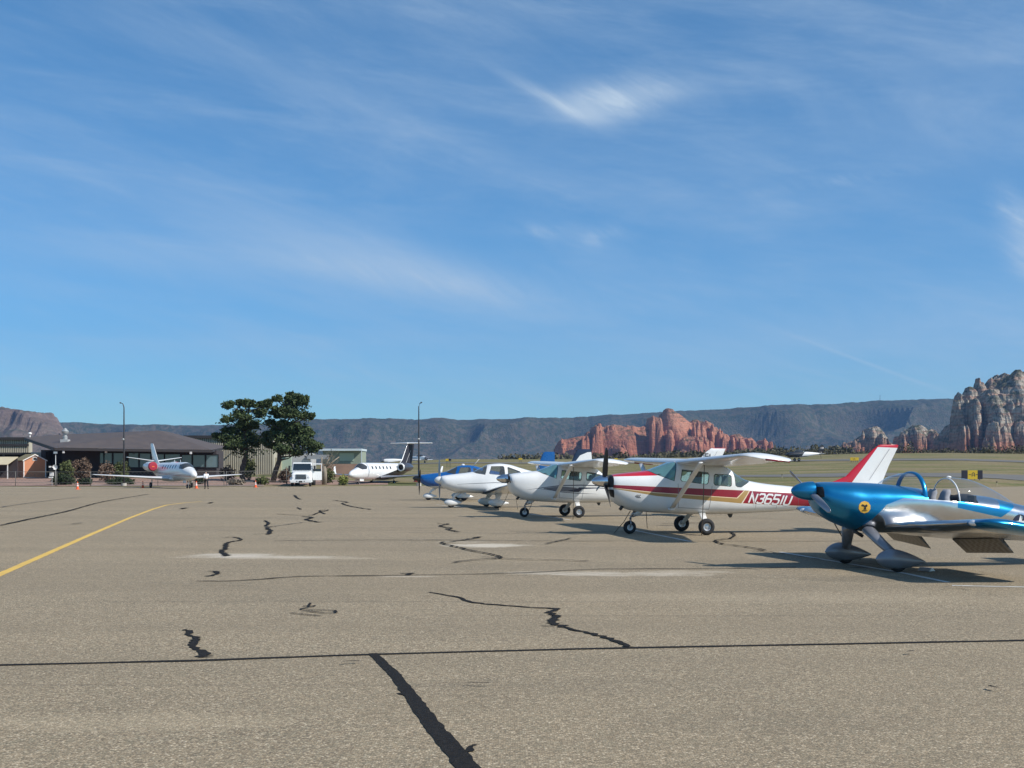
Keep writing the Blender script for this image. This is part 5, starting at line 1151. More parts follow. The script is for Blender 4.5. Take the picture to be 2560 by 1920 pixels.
mat('galvanised', (.42, .43, .42), .5, .5); mat('fence_wire', (.16, .155, .14), .6, .3); mat('cone_orange', (.80, .12, .03), .6); mat('cone_white', (.8, .78, .74), .5); mat('pole_dark', (.06, .06, .065), .5, .3)
def prism(bm, quad, mi=0):
    f = bm.faces.new([bm.verts.new(p) for p in quad]); f.material_index = mi; return f
# terminal: hip-roofed dark building
t = thing('terminal_building', (XD(330, 168), 168, 0), 0, 'low dark terminal with a broad brown hip roof and a row of big windows', 'building'); O = t.location
def TP(px, py, d): return P3(px, py, d) - O
LE_, RE = TP(136, 1119, 158), TP(530, 1124.5, 163); LB, RB_ = TP(62, 1094, 186), TP(562, 1118.5, 184); R0, R1 = TP(140, 1087, 186), TP(396, 1076, 176)
rf = B(); prism(rf, [LE_, RE, R1, R0]); prism(rf, [RE, RB_, R1]); prism(rf, [LE_, R0, LB]); prism(rf, [LB, R0, R0 + Vector((0, 14, -2.2)), LB + Vector((0, 8, -1))]); prism(rf, [R1, RB_, RB_ + Vector((-2, 16, 0)), R1 + Vector((0, 4, 0)), R0 + Vector((0, 14, -2.2)), R0])
obj('roof', rf, 'roof_brown', t)
fa = B()
def beam(bm, a, b, h, w): 
    d = (b - a).normalized(); n = Vector((-d.y, d.x, 0)).normalized() * w / 2; up = Vector((0, 0, h))
    lo = [a - n, a + n, b + n, b - n]; V = [bm.verts.new(p + Vector((0, 0, -h)) ) for p in lo] + [bm.verts.new(p) for p in lo]
    for f in ((0, 1, 2, 3), (7, 6, 5, 4), (0, 4, 5, 1), (1, 5, 6, 2), (2, 6, 7, 3), (3, 7, 4, 0)): bm.faces.new([V[i] for i in f])
dz_ = Vector((0, 0, -.02)); beam(fa, LE_ + dz_, RE + dz_, .34, .16); beam(fa, RE + dz_, RB_ + dz_, .30, .16); beam(fa, LB + dz_, LE_ + dz_, .38, .16); obj('fascia', fixn(fa), 'fascia_dark', t)
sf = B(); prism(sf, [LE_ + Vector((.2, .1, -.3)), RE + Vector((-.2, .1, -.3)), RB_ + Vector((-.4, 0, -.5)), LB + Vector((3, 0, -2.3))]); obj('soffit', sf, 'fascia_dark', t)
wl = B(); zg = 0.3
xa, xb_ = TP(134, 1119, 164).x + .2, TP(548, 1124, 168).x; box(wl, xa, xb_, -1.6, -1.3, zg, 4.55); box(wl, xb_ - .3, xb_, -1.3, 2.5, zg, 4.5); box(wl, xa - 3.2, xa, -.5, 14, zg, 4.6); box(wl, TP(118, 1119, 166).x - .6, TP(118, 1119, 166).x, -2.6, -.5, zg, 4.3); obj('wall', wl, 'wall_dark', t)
edges = [250, 259, 261, 280, 284, 300, 322, 347, 351, 376, 382, 412, 452, 455, 479, 483, 512, 516, 544]
wins = [(250, 259, 1133, 1158), (261, 280, 1133, 1158), (284, 309, 1133, 1160), (322, 346, 1133, 1168), (350, 376, 1134, 1168), (381, 410, 1136, 1166), (413, 450, 1136, 1166), (455, 479, 1138, 1168), (483, 512, 1138, 1167), (516, 545, 1138, 1168)]
for (a, b, c_, d_) in wins:
    dd = 168 - 1.62; A_, Bv = TP(a, c_, dd), TP(b, d_, dd); fr = B()
    for q in ((A_.x - .12, A_.x, Bv.z - .12, A_.z + .12), (Bv.x, Bv.x + .12, Bv.z - .12, A_.z + .12), (A_.x, Bv.x, A_.z, A_.z + .12), (A_.x, Bv.x, Bv.z - .12, Bv.z)): box(fr, q[0], q[1], -1.72, -1.605, q[2], q[3])
    w = obj('window', fr, 'frame_dark', t); pn = B(); box(pn, A_.x, Bv.x, -1.64, -1.61, Bv.z, A_.z); obj('pane', pn, 'window_glass', w)
vt = B(); V0 = TP(163, 1107, 168); box(vt, V0.x - .5, V0.x + .5, V0.y - .5, V0.y + .5, V0.z - .9, V0.z + .45); obj('roof_curb', vt, 'grey_wall', t)
vt = B(); lathe(vt, [(.0, -.1), (.30, -.1), (.32, .4), (.22, .5), (.22, .75), (.42, .8), (.50, 1.1), (.27, 1.35), (.10, 1.55), (0, 1.55)], 'z', (V0.x, V0.y, V0.z + .45), 20); obj('roof_vent', fixn(vt), 'galvanised', t, smooth=True, sharp=R(40))
vt = B(); V1 = TP(75, 1089, 188); tube(vt, [V1 + Vector((0, 0, -.8)), V1 + Vector((0, 0, .2))], .08, 8); blob(vt, V1 + Vector((0, 0, .3)), (.28, .28, .22), 8); obj('roof_cowl', vt, 'white_trim', t, smooth=True)
for px in (159, 265, 477): q = B(); c_ = TP(px, 1122 if px < 300 else 1124.5, 158.4 if px < 200 else 160.5); box(q, c_.x - .12, c_.x + .12, c_.y - .1, c_.y + .1, c_.z - .55, c_.z - .25); obj('eave_lamp', q, 'white_trim', t)
# corrugated hangar behind
def corrugated(name, px0, px1, D, ztop, zbot, label, tiers, dp=18):
    x0, x1 = XD(px0, D), XD(px1, D); t = thing(name, ((x0 + x1) / 2, D, 0), 0, label, 'building'); L = x1 - x0; bm = B(); n = int(L / .30); prev = None
    for i in range(n * 4 + 1):
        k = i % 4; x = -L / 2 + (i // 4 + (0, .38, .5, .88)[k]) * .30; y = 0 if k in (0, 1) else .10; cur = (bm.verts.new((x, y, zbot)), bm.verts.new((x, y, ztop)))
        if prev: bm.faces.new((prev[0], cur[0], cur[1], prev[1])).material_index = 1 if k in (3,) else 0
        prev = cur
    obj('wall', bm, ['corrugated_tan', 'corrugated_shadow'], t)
    q = B(); box(q, -L / 2 - .4, L / 2 + .4, -.35, .05, ztop - .05, ztop + .40); box(q, -L / 2 - .4, L / 2 + .4, .06, dp, ztop, ztop + .35); obj('roof', q, 'fascia_dark', t)
    for z in tiers: q = B(); box(q, -L / 2, L / 2, -.12, -.03, z, z + .4); obj('wall_band', q, 'fascia_dark', t)
    for xx in (-L / 2, L / 2 - .3): q = B(); box(q, xx, xx + .3, .11, dp, zbot, ztop - .004); obj('side_wall', q, 'corrugated_tan', t)
    return t
corrugated('hangar', -90, 72, 205, 6.95, 4.6, 'long tan corrugated building behind the shed at the left edge', [5.85], 1.5)
q = B(); 
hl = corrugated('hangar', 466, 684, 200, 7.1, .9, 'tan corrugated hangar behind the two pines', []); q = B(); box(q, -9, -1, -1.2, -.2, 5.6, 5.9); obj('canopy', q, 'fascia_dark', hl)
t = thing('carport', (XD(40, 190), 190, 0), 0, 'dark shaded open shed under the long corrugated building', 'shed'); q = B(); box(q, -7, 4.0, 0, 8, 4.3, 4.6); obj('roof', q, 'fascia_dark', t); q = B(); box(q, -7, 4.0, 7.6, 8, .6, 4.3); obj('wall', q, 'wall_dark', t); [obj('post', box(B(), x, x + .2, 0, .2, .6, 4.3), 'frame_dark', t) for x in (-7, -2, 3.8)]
q = B(); t = thing('cabinet', (XD(95, 178), 178, .8), 0, 'grey upright metal enclosure between the shed and the terminal', 'cabinet'); box(q, -.8, .75, -.5, .5, 1.0, 3.55); obj('body', q, 'grey_wall', t); q = B(); box(q, -.82, .77, -.52, .52, 3.56, 3.66); obj('lid', q, 'galvanised', t); obj('door_edge', box(B(), -.02, .02, -.52, -.505, 1.1, 3.5), 'galvanised', t); [obj('leg', box(B(), x, x + .1, -.4, .4, -.2, 1), 'frame_dark', t) for x in (-.7, .6)]
# orange shed
t = thing('garden_shed', (XD(87, 164), 164, tz(XD(87, 164), 164) - .05), R(36), 'orange wooden garden shed with white trim and a gabled roof', 'shed'); w, L, h, pk = 1.45, 4.4, 2.35, 3.1
q = B(); V = [(-w, 0, 0), (w, 0, 0), (w, 0, h), (0, 0, pk), (-w, 0, h)]; a = [q.verts.new(v) for v in V]; b = [q.verts.new((v[0], L, v[2])) for v in V]; q.faces.new(a); q.faces.new(b[::-1])
for i in (0, 1, 4): j = (i + 1) % 5; q.faces.new((a[i], b[i], b[j], a[j]))
obj('wall', fixn(q), 'shed_orange', t); q = B()
for s in (-1, 1):
    e = [Vector((0, -.15, pk + .06)), Vector((0, L + .15, pk + .06)), Vector((s * (w + .2), L + .15, h - .06)), Vector((s * (w + .2), -.15, h - .06))]; loft(q, [e, [p + Vector((0, 0, .07)) for p in e]])
obj('roof', fixn(q), 'shed_roof', t); q = B(); box(q, -w, -w + .12, -.05, -.01, 0, h); box(q, w - .12, w, -.05, -.01, 0, h); box(q, -w + .12, w - .12, -.05, -.01, 0, .12)
for s in (-1, 1):
    beam(q, Vector((s * (w + .12), -.17, h + .02)), Vector((0, -.17, pk + .10)), .14, .04)
obj('trim', fixn(q), 'white_trim', t); q = B(); box(q, -.2, .2, -.06, -.02, h + .05, h + .4); obj('vent', q, 'frame_dark', t); q = B(); box(q, -.28, .28, -.045, -.012, h - .02, h + .47); obj('vent_frame', q, 'white_trim', t); q = B(); box(q, -.004, .004, -.014, -.011, .12, h); obj('door_gap', q, 'frame_dark', t)
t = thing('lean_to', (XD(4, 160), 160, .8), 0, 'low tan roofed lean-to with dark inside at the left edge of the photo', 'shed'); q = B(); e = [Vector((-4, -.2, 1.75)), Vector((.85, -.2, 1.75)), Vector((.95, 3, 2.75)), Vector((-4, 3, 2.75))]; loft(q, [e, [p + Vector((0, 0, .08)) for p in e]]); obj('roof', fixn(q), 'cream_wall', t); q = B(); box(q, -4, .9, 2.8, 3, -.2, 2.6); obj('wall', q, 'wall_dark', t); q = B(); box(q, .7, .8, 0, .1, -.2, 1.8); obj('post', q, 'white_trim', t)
# shelter / office buildings at centre left
D = 178; t = thing('flat_roof_building', (XD(860, D), D, 0), 0, 'sage green flat roofed building behind the bare tree', 'building'); q = B(); zt = ZD(1127, D); box(q, XD(800, D) - XD(860, D), XD(905, D) - XD(860, D), -.6, 6, zt, zt + .3); obj('roof', q, 'pale_roof', t)
q = B(); box(q, XD(806, D) - XD(860, D), XD(903, D) - XD(860, D), .4, 6, .8, zt - .003); obj('wall', q, 'sage_wall', t); q = B(); box(q, XD(848, D) - XD(860, D), XD(884, D) - XD(860, D), .34, .397, ZD(1152, D), ZD(1133, D)); obj('panel', q, 'light_panel', t); q = B(); box(q, XD(904, D) - XD(860, D), XD(905.5, D) - XD(860, D), -.5, -.4, .8, zt - .003); obj('post', q, 'pale_roof', t)
q = B(); box(q, XD(806, D) - XD(860, D), XD(905, D) - XD(860, D), -2.2, -2.0, .6, ZD(1160, D)); obj('low_wall', q, 'red_dirt', t)
D = 184; t = thing('small_building', (XD(707, D), D, 0), 0, 'small cream and teal hut right of the pines', 'building'); q = B(); box(q, XD(687, D) - XD(707, D), XD(703, D) - XD(707, D), 0, 4, .8, ZD(1144, D)); obj('wall', q, 'cream_wall', t); q = B(); box(q, XD(703, D) - XD(707, D), XD(727, D) - XD(707, D), .2, 4, .8, ZD(1140, D)); obj('panel', q, 'light_panel', t); q = B(); box(q, XD(704, D) - XD(707, D), XD(722, D) - XD(707, D), -.3, 4, ZD(1136, D), ZD(1136, D) + .18); obj('roof', q, 'frame_dark', t)
D = 172; t = thing('grey_building', (XD(752, D), D, 0), 0, 'pale grey mono-pitched building behind the cab of the white truck', 'building'); q = B(); xl, xr = XD(729, D) - XD(752, D), XD(776, D) - XD(752, D); a = [q.verts.new(v) for v in ((xl, 0, .8), (xr, 0, .8), (xr, 0, ZD(1133, D)), (xl + 1.9, 0, ZD(1134, D)), (xl, 0, ZD(1143, D)))]; b = [q.verts.new(v.co + Vector((0, 5, 0))) for v in a]; q.faces.new(a); q.faces.new(b[::-1])
for i in range(5): q.faces.new((a[i], b[i], b[(i + 1) % 5], a[(i + 1) % 5]))
obj('wall', fixn(q), 'grey_wall', t); q = B(); box(q, xr - .4, xr + 2.6, -.4, -.1, ZD(1148, D), ZD(1137, D)); obj('sign_board', q, 'rim_metal', t)
D = 640; q = B(); box(q, XD(1655, D), XD(1766, D), D, D + 8, ZD(1150, D), ZD(1143.6, D)); tag(obj('white_building', q, 'white_trim'), 'long low white building far beyond the field', 'building')
# radio mast on the rim
t = thing('radio_mast', (XD(2200, 5150), 5150, 0), 0, 'thin radio mast standing on the far mesa rim', 'mast'); q = B(); zt = ZD(987, 5150); tube(q, [(0, 0, zt - 45), (0, 0, zt)], [1.1, .5], 6); [box(q, -1.6, 1.6, -.3, .3, zt - k, zt - k + .8) for k in (6, 14)]; obj('mast', q, 'dark_metal', t)

# ------------------------------------------------------------------ fence, poles, cones, signs
def fence(px0, px1, D0, D1_, label, name='chain_link_fence'):
    a, b = Vector((XD(px0, D0), D0, 0)), Vector((XD(px1, D1_), D1_, 0)); t = thing(name, a, 0, label, 'fence'); L = (b - a).length; d = (b - a).normalized(); n = max(2, int(L / 3.05)); H_ = 1.62
    for i in range(n + 1): p = d * (L * i / n); z = tz(a.x + p.x, a.y + p.y); q = B(); tube(q, [p + Vector((0, 0, z - .1)), p + Vector((0, 0, z + H_ + .06))], .035, 6); obj('post', q, 'fence_wire', t, smooth=True)
    for hh in (H_, .42): q = B(); tube(q, [d * (L * i / n) + Vector((0, 0, tz(a.x + d.x * L * i / n, a.y + d.y * L * i / n) + hh)) for i in range(n + 1)], .026, 6); obj('rail', q, 'fence_wire', t, smooth=True)
    q = B(); st = .42
    for i in range(int(L / st)):
        for s in (1, -1):
            p0 = d * (i * st); p1 = d * min(L, max(0, i * st + s * 1.6)); z0 = tz(a.x + p0.x, a.y + p0.y)
            if 0 < i * st + s * 1.6 < L: tube(q, [p0 + Vector((0, .01 * s, z0 + .03)), p1 + Vector((0, .01 * s, z0 + H_))], .006, 3)
    obj('wire_mesh', q, 'fence_wire', t)
fence(-60, 138, 138.5, 138, 'chain link fence running from the left edge to the dish pole'); fence(142, 560, 138, 140.5, 'chain link fence behind the jet with the red engine covers'); fence(566, 716, 140.5, 146, 'short run of chain link fence left of the white truck')
def light_pole(px, top, D, label, bend=-.35):
    x = XD(px, D); z0 = tz(x, D) if D > 130 else 0; zt = ZD(top, D); t = thing('light_pole', (x, D, z0), 0, label, 'light pole', 'tall apron light poles'); q = B(); h = zt - z0
    tube(q, [(0, 0, -.02), (0, 0, h * .55), (0, 0, h - .5), (bend * .35, 0, h - .12), (bend, 0, h)], [.11, .09, .06, .05, .04], 10); obj('pole', q, 'pole_dark', t, smooth=True)
    q = B(); tube(q, [(bend, 0, h - .03), (bend - .12, -.05, h + .03)], [.09, .06], 8); obj('lamp_head', q, 'dark_metal', t, smooth=True)
    q = B(); lathe(q, [(0, 0), (.30, 0), (.30, .35), (0, .35)], 'z', (0, 0, 0), 16); obj('footing', fixn(q), 'concrete', t); q = B(); tube(q, [(0, 0, h * .55), (.0, -.25, h * .55 + .05)], .05, 8); blob(q, (0, -.28, h * .55 + .1), (.14, .12, .12), 6); obj('camera_unit', q, 'galvanised', t, smooth=True); return t
light_pole(310, 1007, 139, 'tall thin light pole in front of the terminal roof'); light_pole(1047, 1006, 146, 'tall thin light pole rising behind the black and white jet', .35)
t = thing('dish_pole', (XD(139, 139), 139, 0), 0, 'slim pole with a round white dish and a small floodlight beside the fence', 'pole'); q = B(); tube(q, [(0, 0, 0), (0, 0, ZD(1134, 139))], .045, 8); obj('pole', q, 'galvanised', t, smooth=True)
q = B(); zc = ZD(1168, 139); lathe(q, [(0, .0), (.15, -.03), (.27, -.10), (.29, -.12)], 'y', (.0, -.08, zc), 20); obj('dish', q, 'white_trim', t, smooth=True, rot=None); q = B(); box(q, -.18, .18, -.15, .05, ZD(1134, 139), ZD(1134, 139) + .22); obj('floodlight', q, 'rim_metal', t)
t = thing('weather_station', (XD(130, 139), 139, 0), 0, 'white cluster of instruments with a black round drum beside the dish pole', 'instrument'); q = B(); tube(q, [(0, 0, 0), (0, 0, 1.9)], .04, 8); obj('mast', q, 'galvanised', t); q = B(); lathe(q, [(0, -.2), (.26, -.2), (.26, .2), (0, .2)], 'y', (0, 0, ZD(1174, 139)), 20); obj('drum', fixn(q), 'black', t); q = B(); box(q, -.24, .18, -.1, .15, ZD(1190, 139), ZD(1181, 139)); obj('instrument_box', q, 'white_trim', t); obj('sensor', box(B(), -.32, -.1, -.1, .1, ZD(1169, 139), ZD(1165, 139)), 'white_trim', t); obj('tray', box(B(), -.35, .1, -.1, .12, ZD(1195, 139), ZD(1192, 139)), 'white_trim', t)
def cone(px, py, label):
    x, y = G(px, py); t = thing('traffic_cone', (x, y, 0), random.random(), label, 'traffic cone', 'orange traffic cones along the far apron'); q = B(); box(q, -.19, .19, -.19, .19, 0, .035); obj('base', q, 'cone_orange', t)
    q = lathe(B(), [(.135, .036), (.12, .12), (.088, .30), (.06, .45), (.03, .72), (.022, .73), (0, .73)], 'z', n=18); obj('body', fixn(q), 'cone_orange', t, smooth=True)
    for z0, z1, r0, r1 in ((.30, .42, .092, .070), (.48, .58, .062, .048)): q = lathe(B(), [(r0, z0), (r1, z1)], 'z', n=18); obj('reflective_band', q, 'cone_white', t, smooth=True)
cone(194, 1223.5, 'leftmost orange cone, in front of the dark hedges'); cone(357, 1220, 'orange cone beside the left main wheel of the jet with red engine covers'); cone(491, 1221, 'orange cone beside the nose wheel of the jet, left of the walking person'); cone(639, 1218.5, 'orange cone by itself left of the white truck')
mat('sign_yellow', (.62, .42, .02), .5); mat('sign_black', (.02, .018, .03), .5)
def field_sign(pxc, pyb, wpx, hpx, D, label, blacks, text=None, tex=None):
    x = XD(pxc, D); z0 = tz(x, D); zb_ = ZD(pyb, D); w = wpx / FPX * D; h = hpx / FPX * D; t = thing('runway_sign', (x, D, z0), 0, label, 'sign', 'airfield signs in the grass'); dz = max(.12, zb_ - z0); q = B(); box(q, -w / 2, w / 2, -.12, .12, dz, dz + h); obj('panel', q, 'sign_yellow', t)
    for a, b in blacks: q = B(); box(q, -w / 2 + a * w - .004, -w / 2 + b * w + .004, -.128, .128, dz - .004, dz + h + .004); obj('black_panel', q, 'sign_black', t)
    [obj('leg', box(B(), -w / 2 + k * w, -w / 2 + k * w + .05, -.05, .05, -.2, dz - .003), 'dark_metal', t) for k in (.12, .37, .62, .86)]
    if text: q = strokes(B(), text[0], lambda u, v: (-w / 2 + text[1] * w + u, -.124, dz + h * text[3] + v), h * text[2], 1.0, 1.2, sub=1); obj('lettering', q, 'sign_black', t)
    return t
field_sign(2430, 1198.5, 51, 22, 149, 'yellow taxiway sign with black ends in the grass behind the open canopy', [(0, .27), (.76, 1)], ('-A-', .31, .46, .28))
field_sign(2136, 1151.5, 21, 8, 268, 'small yellow sign beside the runway left of the red edged tail', [], ('-4-', .18, .55, .22)); field_sign(1121, 1152, 14, 5, 262, 'small half yellow half black sign above the blue airplane', [(.55, 1)])
field_sign(1265, 1148, 8, 3, 385, 'tiny black sign in the far field left of the blue tail', [(0, 1)]); field_sign(1301, 1149.5, 9, 4, 330, 'tiny yellow sign in the far field left of the blue tail', []); field_sign(1968, 1151, 16, 7, 276, 'black box-shaped sign in front of the taxiing airplane', [(0, 1)])
field_sign(1540, 1149, 8, 3.5, 330, 'tiny yellow sign seen past the black propeller', [])
for px, D, lb in ((2492, 136, 'small post light in the grass right of the yellow and black taxiway sign'), (1955, 165, 'small post light in the grass above the tail boom of the maroon striped airplane')): t = thing('taxiway_light', (XD(px, D), D, tz(XD(px, D), D)), 0, lb, 'light', 'small taxiway edge lights'); q = B(); tube(q, [(0, 0, -.05), (0, 0, .45)], .03, 6); obj('stem', q, 'cream_wall', t); q = B(); blob(q, (0, 0, .5), (.07, .07, .09), 6); obj('lens', q, 'black', t, smooth=True)
q = B(); xr, yr = G(1049, 1212); blob(q, (0, 0, .3), (.9, .35, .30), 8); tag(obj('gust_cover', q, 'cover_red', smooth=True, loc=(xr, yr, 0)), 'red folded cover lying on the apron behind the blue airplane', 'cover')

# ------------------------------------------------------------------ truck
x, y = G(751, 1216.5); t = thing('white_truck', (x, y + .6, 0), R(4), 'white bonneted truck facing the apron with its right-hand door wide open', 'truck')
mat('truck_glass', (.02, .03, .04), .12, spec=.5, var=.1, vscale=2); mat('truck_white', (.78, .78, .76), .3, coat=.4, var=.04, vscale=2)
bm = B(); rings = []
for yy, hw, zt, zb in ((-.55, .98, 1.30, .62), (-.50, 1.02, 1.44, .60), (-.1, 1.06, 1.62, .60), (.45, 1.10, 1.72, .60), (.75, 1.12, 1.78, .60)):
    rings.append([(hw * math.copysign(abs(math.cos(a)) ** .35, math.cos(a)), yy, (zt + zb) / 2 + (zt - zb) / 2 * math.copysign(abs(math.sin(a)) ** .35, math.sin(a))) for a in [2 * math.pi * (k + .5) / 28 for k in range(28)]])
loft(bm, rings); obj('hood', fixn(bm), 'truck_white', t, smooth=True, sharp=R(50))
bm = B(); box(bm, -1.16, 1.16, .78, 2.1, .7, 1.78)
fr_ = [(-1.16, .80, 1.78), (1.16, .80, 1.78), (1.16, 2.1, 1.78), (-1.16, 2.1, 1.78)]; tp_ = [(-1.06, 1.15, 2.72), (1.06, 1.15, 2.72), (1.06, 2.1, 2.72), (-1.06, 2.1, 2.72)]; loft(bm, [[Vector(v) + Vector((0, 0, .002)) for v in fr_], [Vector(v) for v in tp_]])
bmesh.ops.bevel(bm, geom=[e for e in bm.edges if e.calc_length() > .5], offset=.05, segments=2, affect='EDGES'); cab = obj('cab', fixn(bm), 'truck_white', t, smooth=True, sharp=R(40))
bm = B(); prism(bm, [(-1.02, .79, 1.86), (1.02, .79, 1.86), (.96, 1.055, 2.58), (-.96, 1.055, 2.58)]); obj('windshield', bm, 'truck_glass', cab)
for s in (-1, 1): bm = B(); prism(bm, [(s * 1.165, 1.0, 1.86), (s * 1.165, 1.9, 1.86), (s * 1.085, 1.9, 2.55), (s * 1.085, 1.25, 2.55)]); obj('side_window', bm, 'truck_glass', cab)
bm = B(); [box(bm, -.60 + .02 * k, .60 - .02 * k, -.60, -.50, .85 + .14 * k, .945 + .14 * k) for k in range(4)]; obj('grille', bm, 'frame_dark', t)
bm = B(); box(bm, -.64, .64, -.57, -.50, .80, 1.36); bmesh.ops.bevel(bm, geom=bm.edges[:], offset=.03, segments=1, affect='EDGES'); obj('grille_surround', bm, 'rim_metal', t)
bm = B(); box(bm, -1.18, 1.18, -.85, -.56, .42, .76); bmesh.ops.bevel(bm, geom=bm.edges[:], offset=.05, segments=2, affect='EDGES'); bp = obj('bumper', bm, 'truck_white', t, smooth=True, sharp=R(40))
bm = B(); box(bm, -.20, .20, -.87, -.845, .48, .64); obj('number_plate', bm, 'frame_dark', bp); [obj('tow_hook', box(B(), x, x + .14, -.87, -.845, .56, .64), 'frame_dark', bp) for x in (-.48, .34)]
for s in (-1, 1):
    bm = B(); blob(bm, (s * .86, -.50, 1.02), (.17, .10, .16), 8); obj('headlight', bm, 'lamp_glass', t, smooth=True)
    bm = B(); box(bm, s * 1.42 - .10, s * 1.42 + .10, .72, .80, 1.75, 2.35); tube(bm, [(s * 1.1, .9, 2.3), (s * 1.42, .78, 2.3)], .02, 6); tube(bm, [(s * 1.1, .9, 1.8), (s * 1.42, .78, 1.8)], .02, 6); obj('mirror', bm, 'frame_dark', t)
    bm = B(); rings = [[(s * (1.02 + dx) , .05 + .56 * math.cos(a), .50 + .56 * math.sin(a)) for a in [math.pi * k / 14 for k in range(15)]] for dx in (-.12, .22)]; V = [[bm.verts.new(p) for p in r] for r in rings]; [bm.faces.new((V[0][i], V[0][i + 1], V[1][i + 1], V[1][i])) for i in range(14)]; obj('mudguard', bm, 'truck_white', t, smooth=True)
    wheel(t, (s * 1.0, .05, .46), .46, .28, 'wheel', 'x'); wheel(t, (s * .92, 4.7, .46), .46, .5, 'wheel', 'x')
# open door on the right side (hinged forward)
dr = bpy.data.objects.new('door', None); COL.objects.link(dr); dr.parent = t; dr.location = (1.17, .85, 0); dr.rotation_euler = (0, 0, R(-78))
bm = B(); box(bm, -.03, .03, 0, 1.06, .72, 1.70); box(bm, -.03, .03, 0, .07, 1.70, 2.52); box(bm, -.03, .03, .99, 1.06, 1.70, 2.6); box(bm, -.03, .03, .07, .99, 2.50, 2.6); obj('door_panel', bm, 'truck_white', dr); bm = B(); box(bm, -.035, -.028, .08, .98, 1.72, 2.0); obj('door_glass', bm, 'truck_glass', dr); bm = B(); box(bm, -.06, -.032, .72, .86, 1.48, 1.54); obj('door_handle', bm, 'frame_dark', dr)
bm = B(); rings = []; 
for yy in (2.3, 2.45, 6.2, 6.35): r = .92 if yy in (2.3, 6.35) else 1.08; rings.append([(r * 1.05 * math.cos(a), yy, 1.55 + r * .72 * math.sin(a)) for a in [2 * math.pi * k / 24 for k in range(24)]])
loft(bm, rings); obj('tank', fixn(bm), 'truck_white', t, smooth=True, sharp=R(40)); bm = B(); box(bm, -.45, .45, .3, 6.3, .55, .8); obj('chassis', bm, 'frame_dark', t)
bm = B(); [tube(bm, [(-.9 + .3 * k, 2.4, 2.3), (-.9 + .3 * k, 2.4, 2.95 - .1 * (k % 2))], .02, 5) for k in range(7)]; tube(bm, [(-.95, 2.4, 2.9), (.95, 2.4, 2.9)], .02, 5); obj('hose_rack', bm, 'galvanised', t)
tube(bm := B(), [(-1.05, 1.0, 1.6), (-1.55, -.1, 1.1), (-1.62, .2, .3)], .06, 6); obj('wiring_arm', bm, 'dark_metal', t)

# ------------------------------------------------------------------ person
mat('skin', (.42, .26, .18), .6); mat('shirt_white', (.72, .72, .74), .85); mat('trousers_black', (.02, .022, .024), .9); mat('hair_grey', (.10, .09, .085), .9)
def skinned(name, verts, edges, radii, m, parent, sub=2, root=0):
    me = bpy.data.meshes.new(name); me.from_pydata(verts, edges, []); o = bpy.data.objects.new(name, me); COL.objects.link(o)
    o.modifiers.new('s', 'SKIN'); sv = me.skin_vertices[0].data
    for i, r in enumerate(radii): sv[i].radius = r if isinstance(r, tuple) else (r, r)
    sv[root].use_root = True; s2 = o.modifiers.new('u', 'SUBSURF'); s2.levels = sub; s2.render_levels = sub
    dg = bpy.context.evaluated_depsgraph_get(); nm = bpy.data.meshes.new_from_object(o.evaluated_get(dg)); nm.name = name; bpy.data.objects.remove(o)
    nm.materials.clear(); nm.materials.append(MATS[m]); nm.polygons.foreach_set('use_smooth', [True] * len(nm.polygons)); o2 = bpy.data.objects.new(name, nm); COL.objects.link(o2); o2.parent = parent; return o2
x, y = G(516, 1222.3); t = thing('person', (x, y, 0), R(30), 'person in a white shirt and black trousers walking in front of the jet wing', 'person')
# walking away-left, facing +y : verts pelvis, spine, chest, neck, head, shoulders..., legs mid-stride
V = [(0, 0, .94), (0, .03, 1.12), (0, .07, 1.34), (0, .13, 1.47), (0, .20, 1.56), (0, .23, 1.66),
     (-.19, .06, 1.40), (-.25, -.06, 1.14), (-.24, .04, .90), (-.235, .07, .83), (.19, .06, 1.40), (.26, .10, 1.14), (.23, .28, .93), (.225, .33, .88),
     (-.09, 0, .90), (-.10, .16, .50), (-.10, .10, .09), (-.10, .22, .035), (.09, 0, .90), (.09, -.10, .50), (.08, -.34, .13), (.08, -.26, .035)]
E_ = [(0, 1), (1, 2), (2, 3), (3, 4), (4, 5), (2, 6), (6, 7), (7, 8), (8, 9), (2, 10), (10, 11), (11, 12), (12, 13), (0, 14), (14, 15), (15, 16), (16, 17), (0, 18), (18, 19), (19, 20), (20, 21)]
Rr = [(.13, .10), (.13, .095), (.15, .10), .055, .085, .075, .06, .042, .032, .028, .06, .042, .032, .028, .085, .058, .04, .035, .085, .058, .04, .035]
skinned('body', V, E_, Rr, 'skin', t)
skinned('shirt', [V[0], V[1], V[2], (0, .10, 1.43), V[6], V[7], V[10], V[11], (-.245, .0, 1.02), (.25, .17, 1.05)], [(0, 1), (1, 2), (2, 3), (2, 4), (4, 5), (2, 6), (6, 7), (5, 8), (7, 9)], [(.155, .12), (.155, .12), (.17, .125), .08, .078, .062, .078, .062, .055, .055], 'shirt_white', t)
skinned('trousers', [(0, 0, .98), V[14], V[15], V[16], V[18], V[19], V[20]], [(0, 1), (1, 2), (2, 3), (0, 4), (4, 5), (5, 6)], [(.15, .12), .105, .08, .062, .105, .08, .062], 'trousers_black', t)
for s, k in ((-1, 17), (1, 21)): q = B(); v = V[k]; blob(q, (v[0], v[1] - .04, .045), (.05, .14, .05), 8); obj('shoe', q, 'trousers_black', t, smooth=True)
q = B(); blob(q, (0, .205, 1.67), (.083, .098, .085), 10); obj('hair', q, 'hair_grey', t, smooth=True)
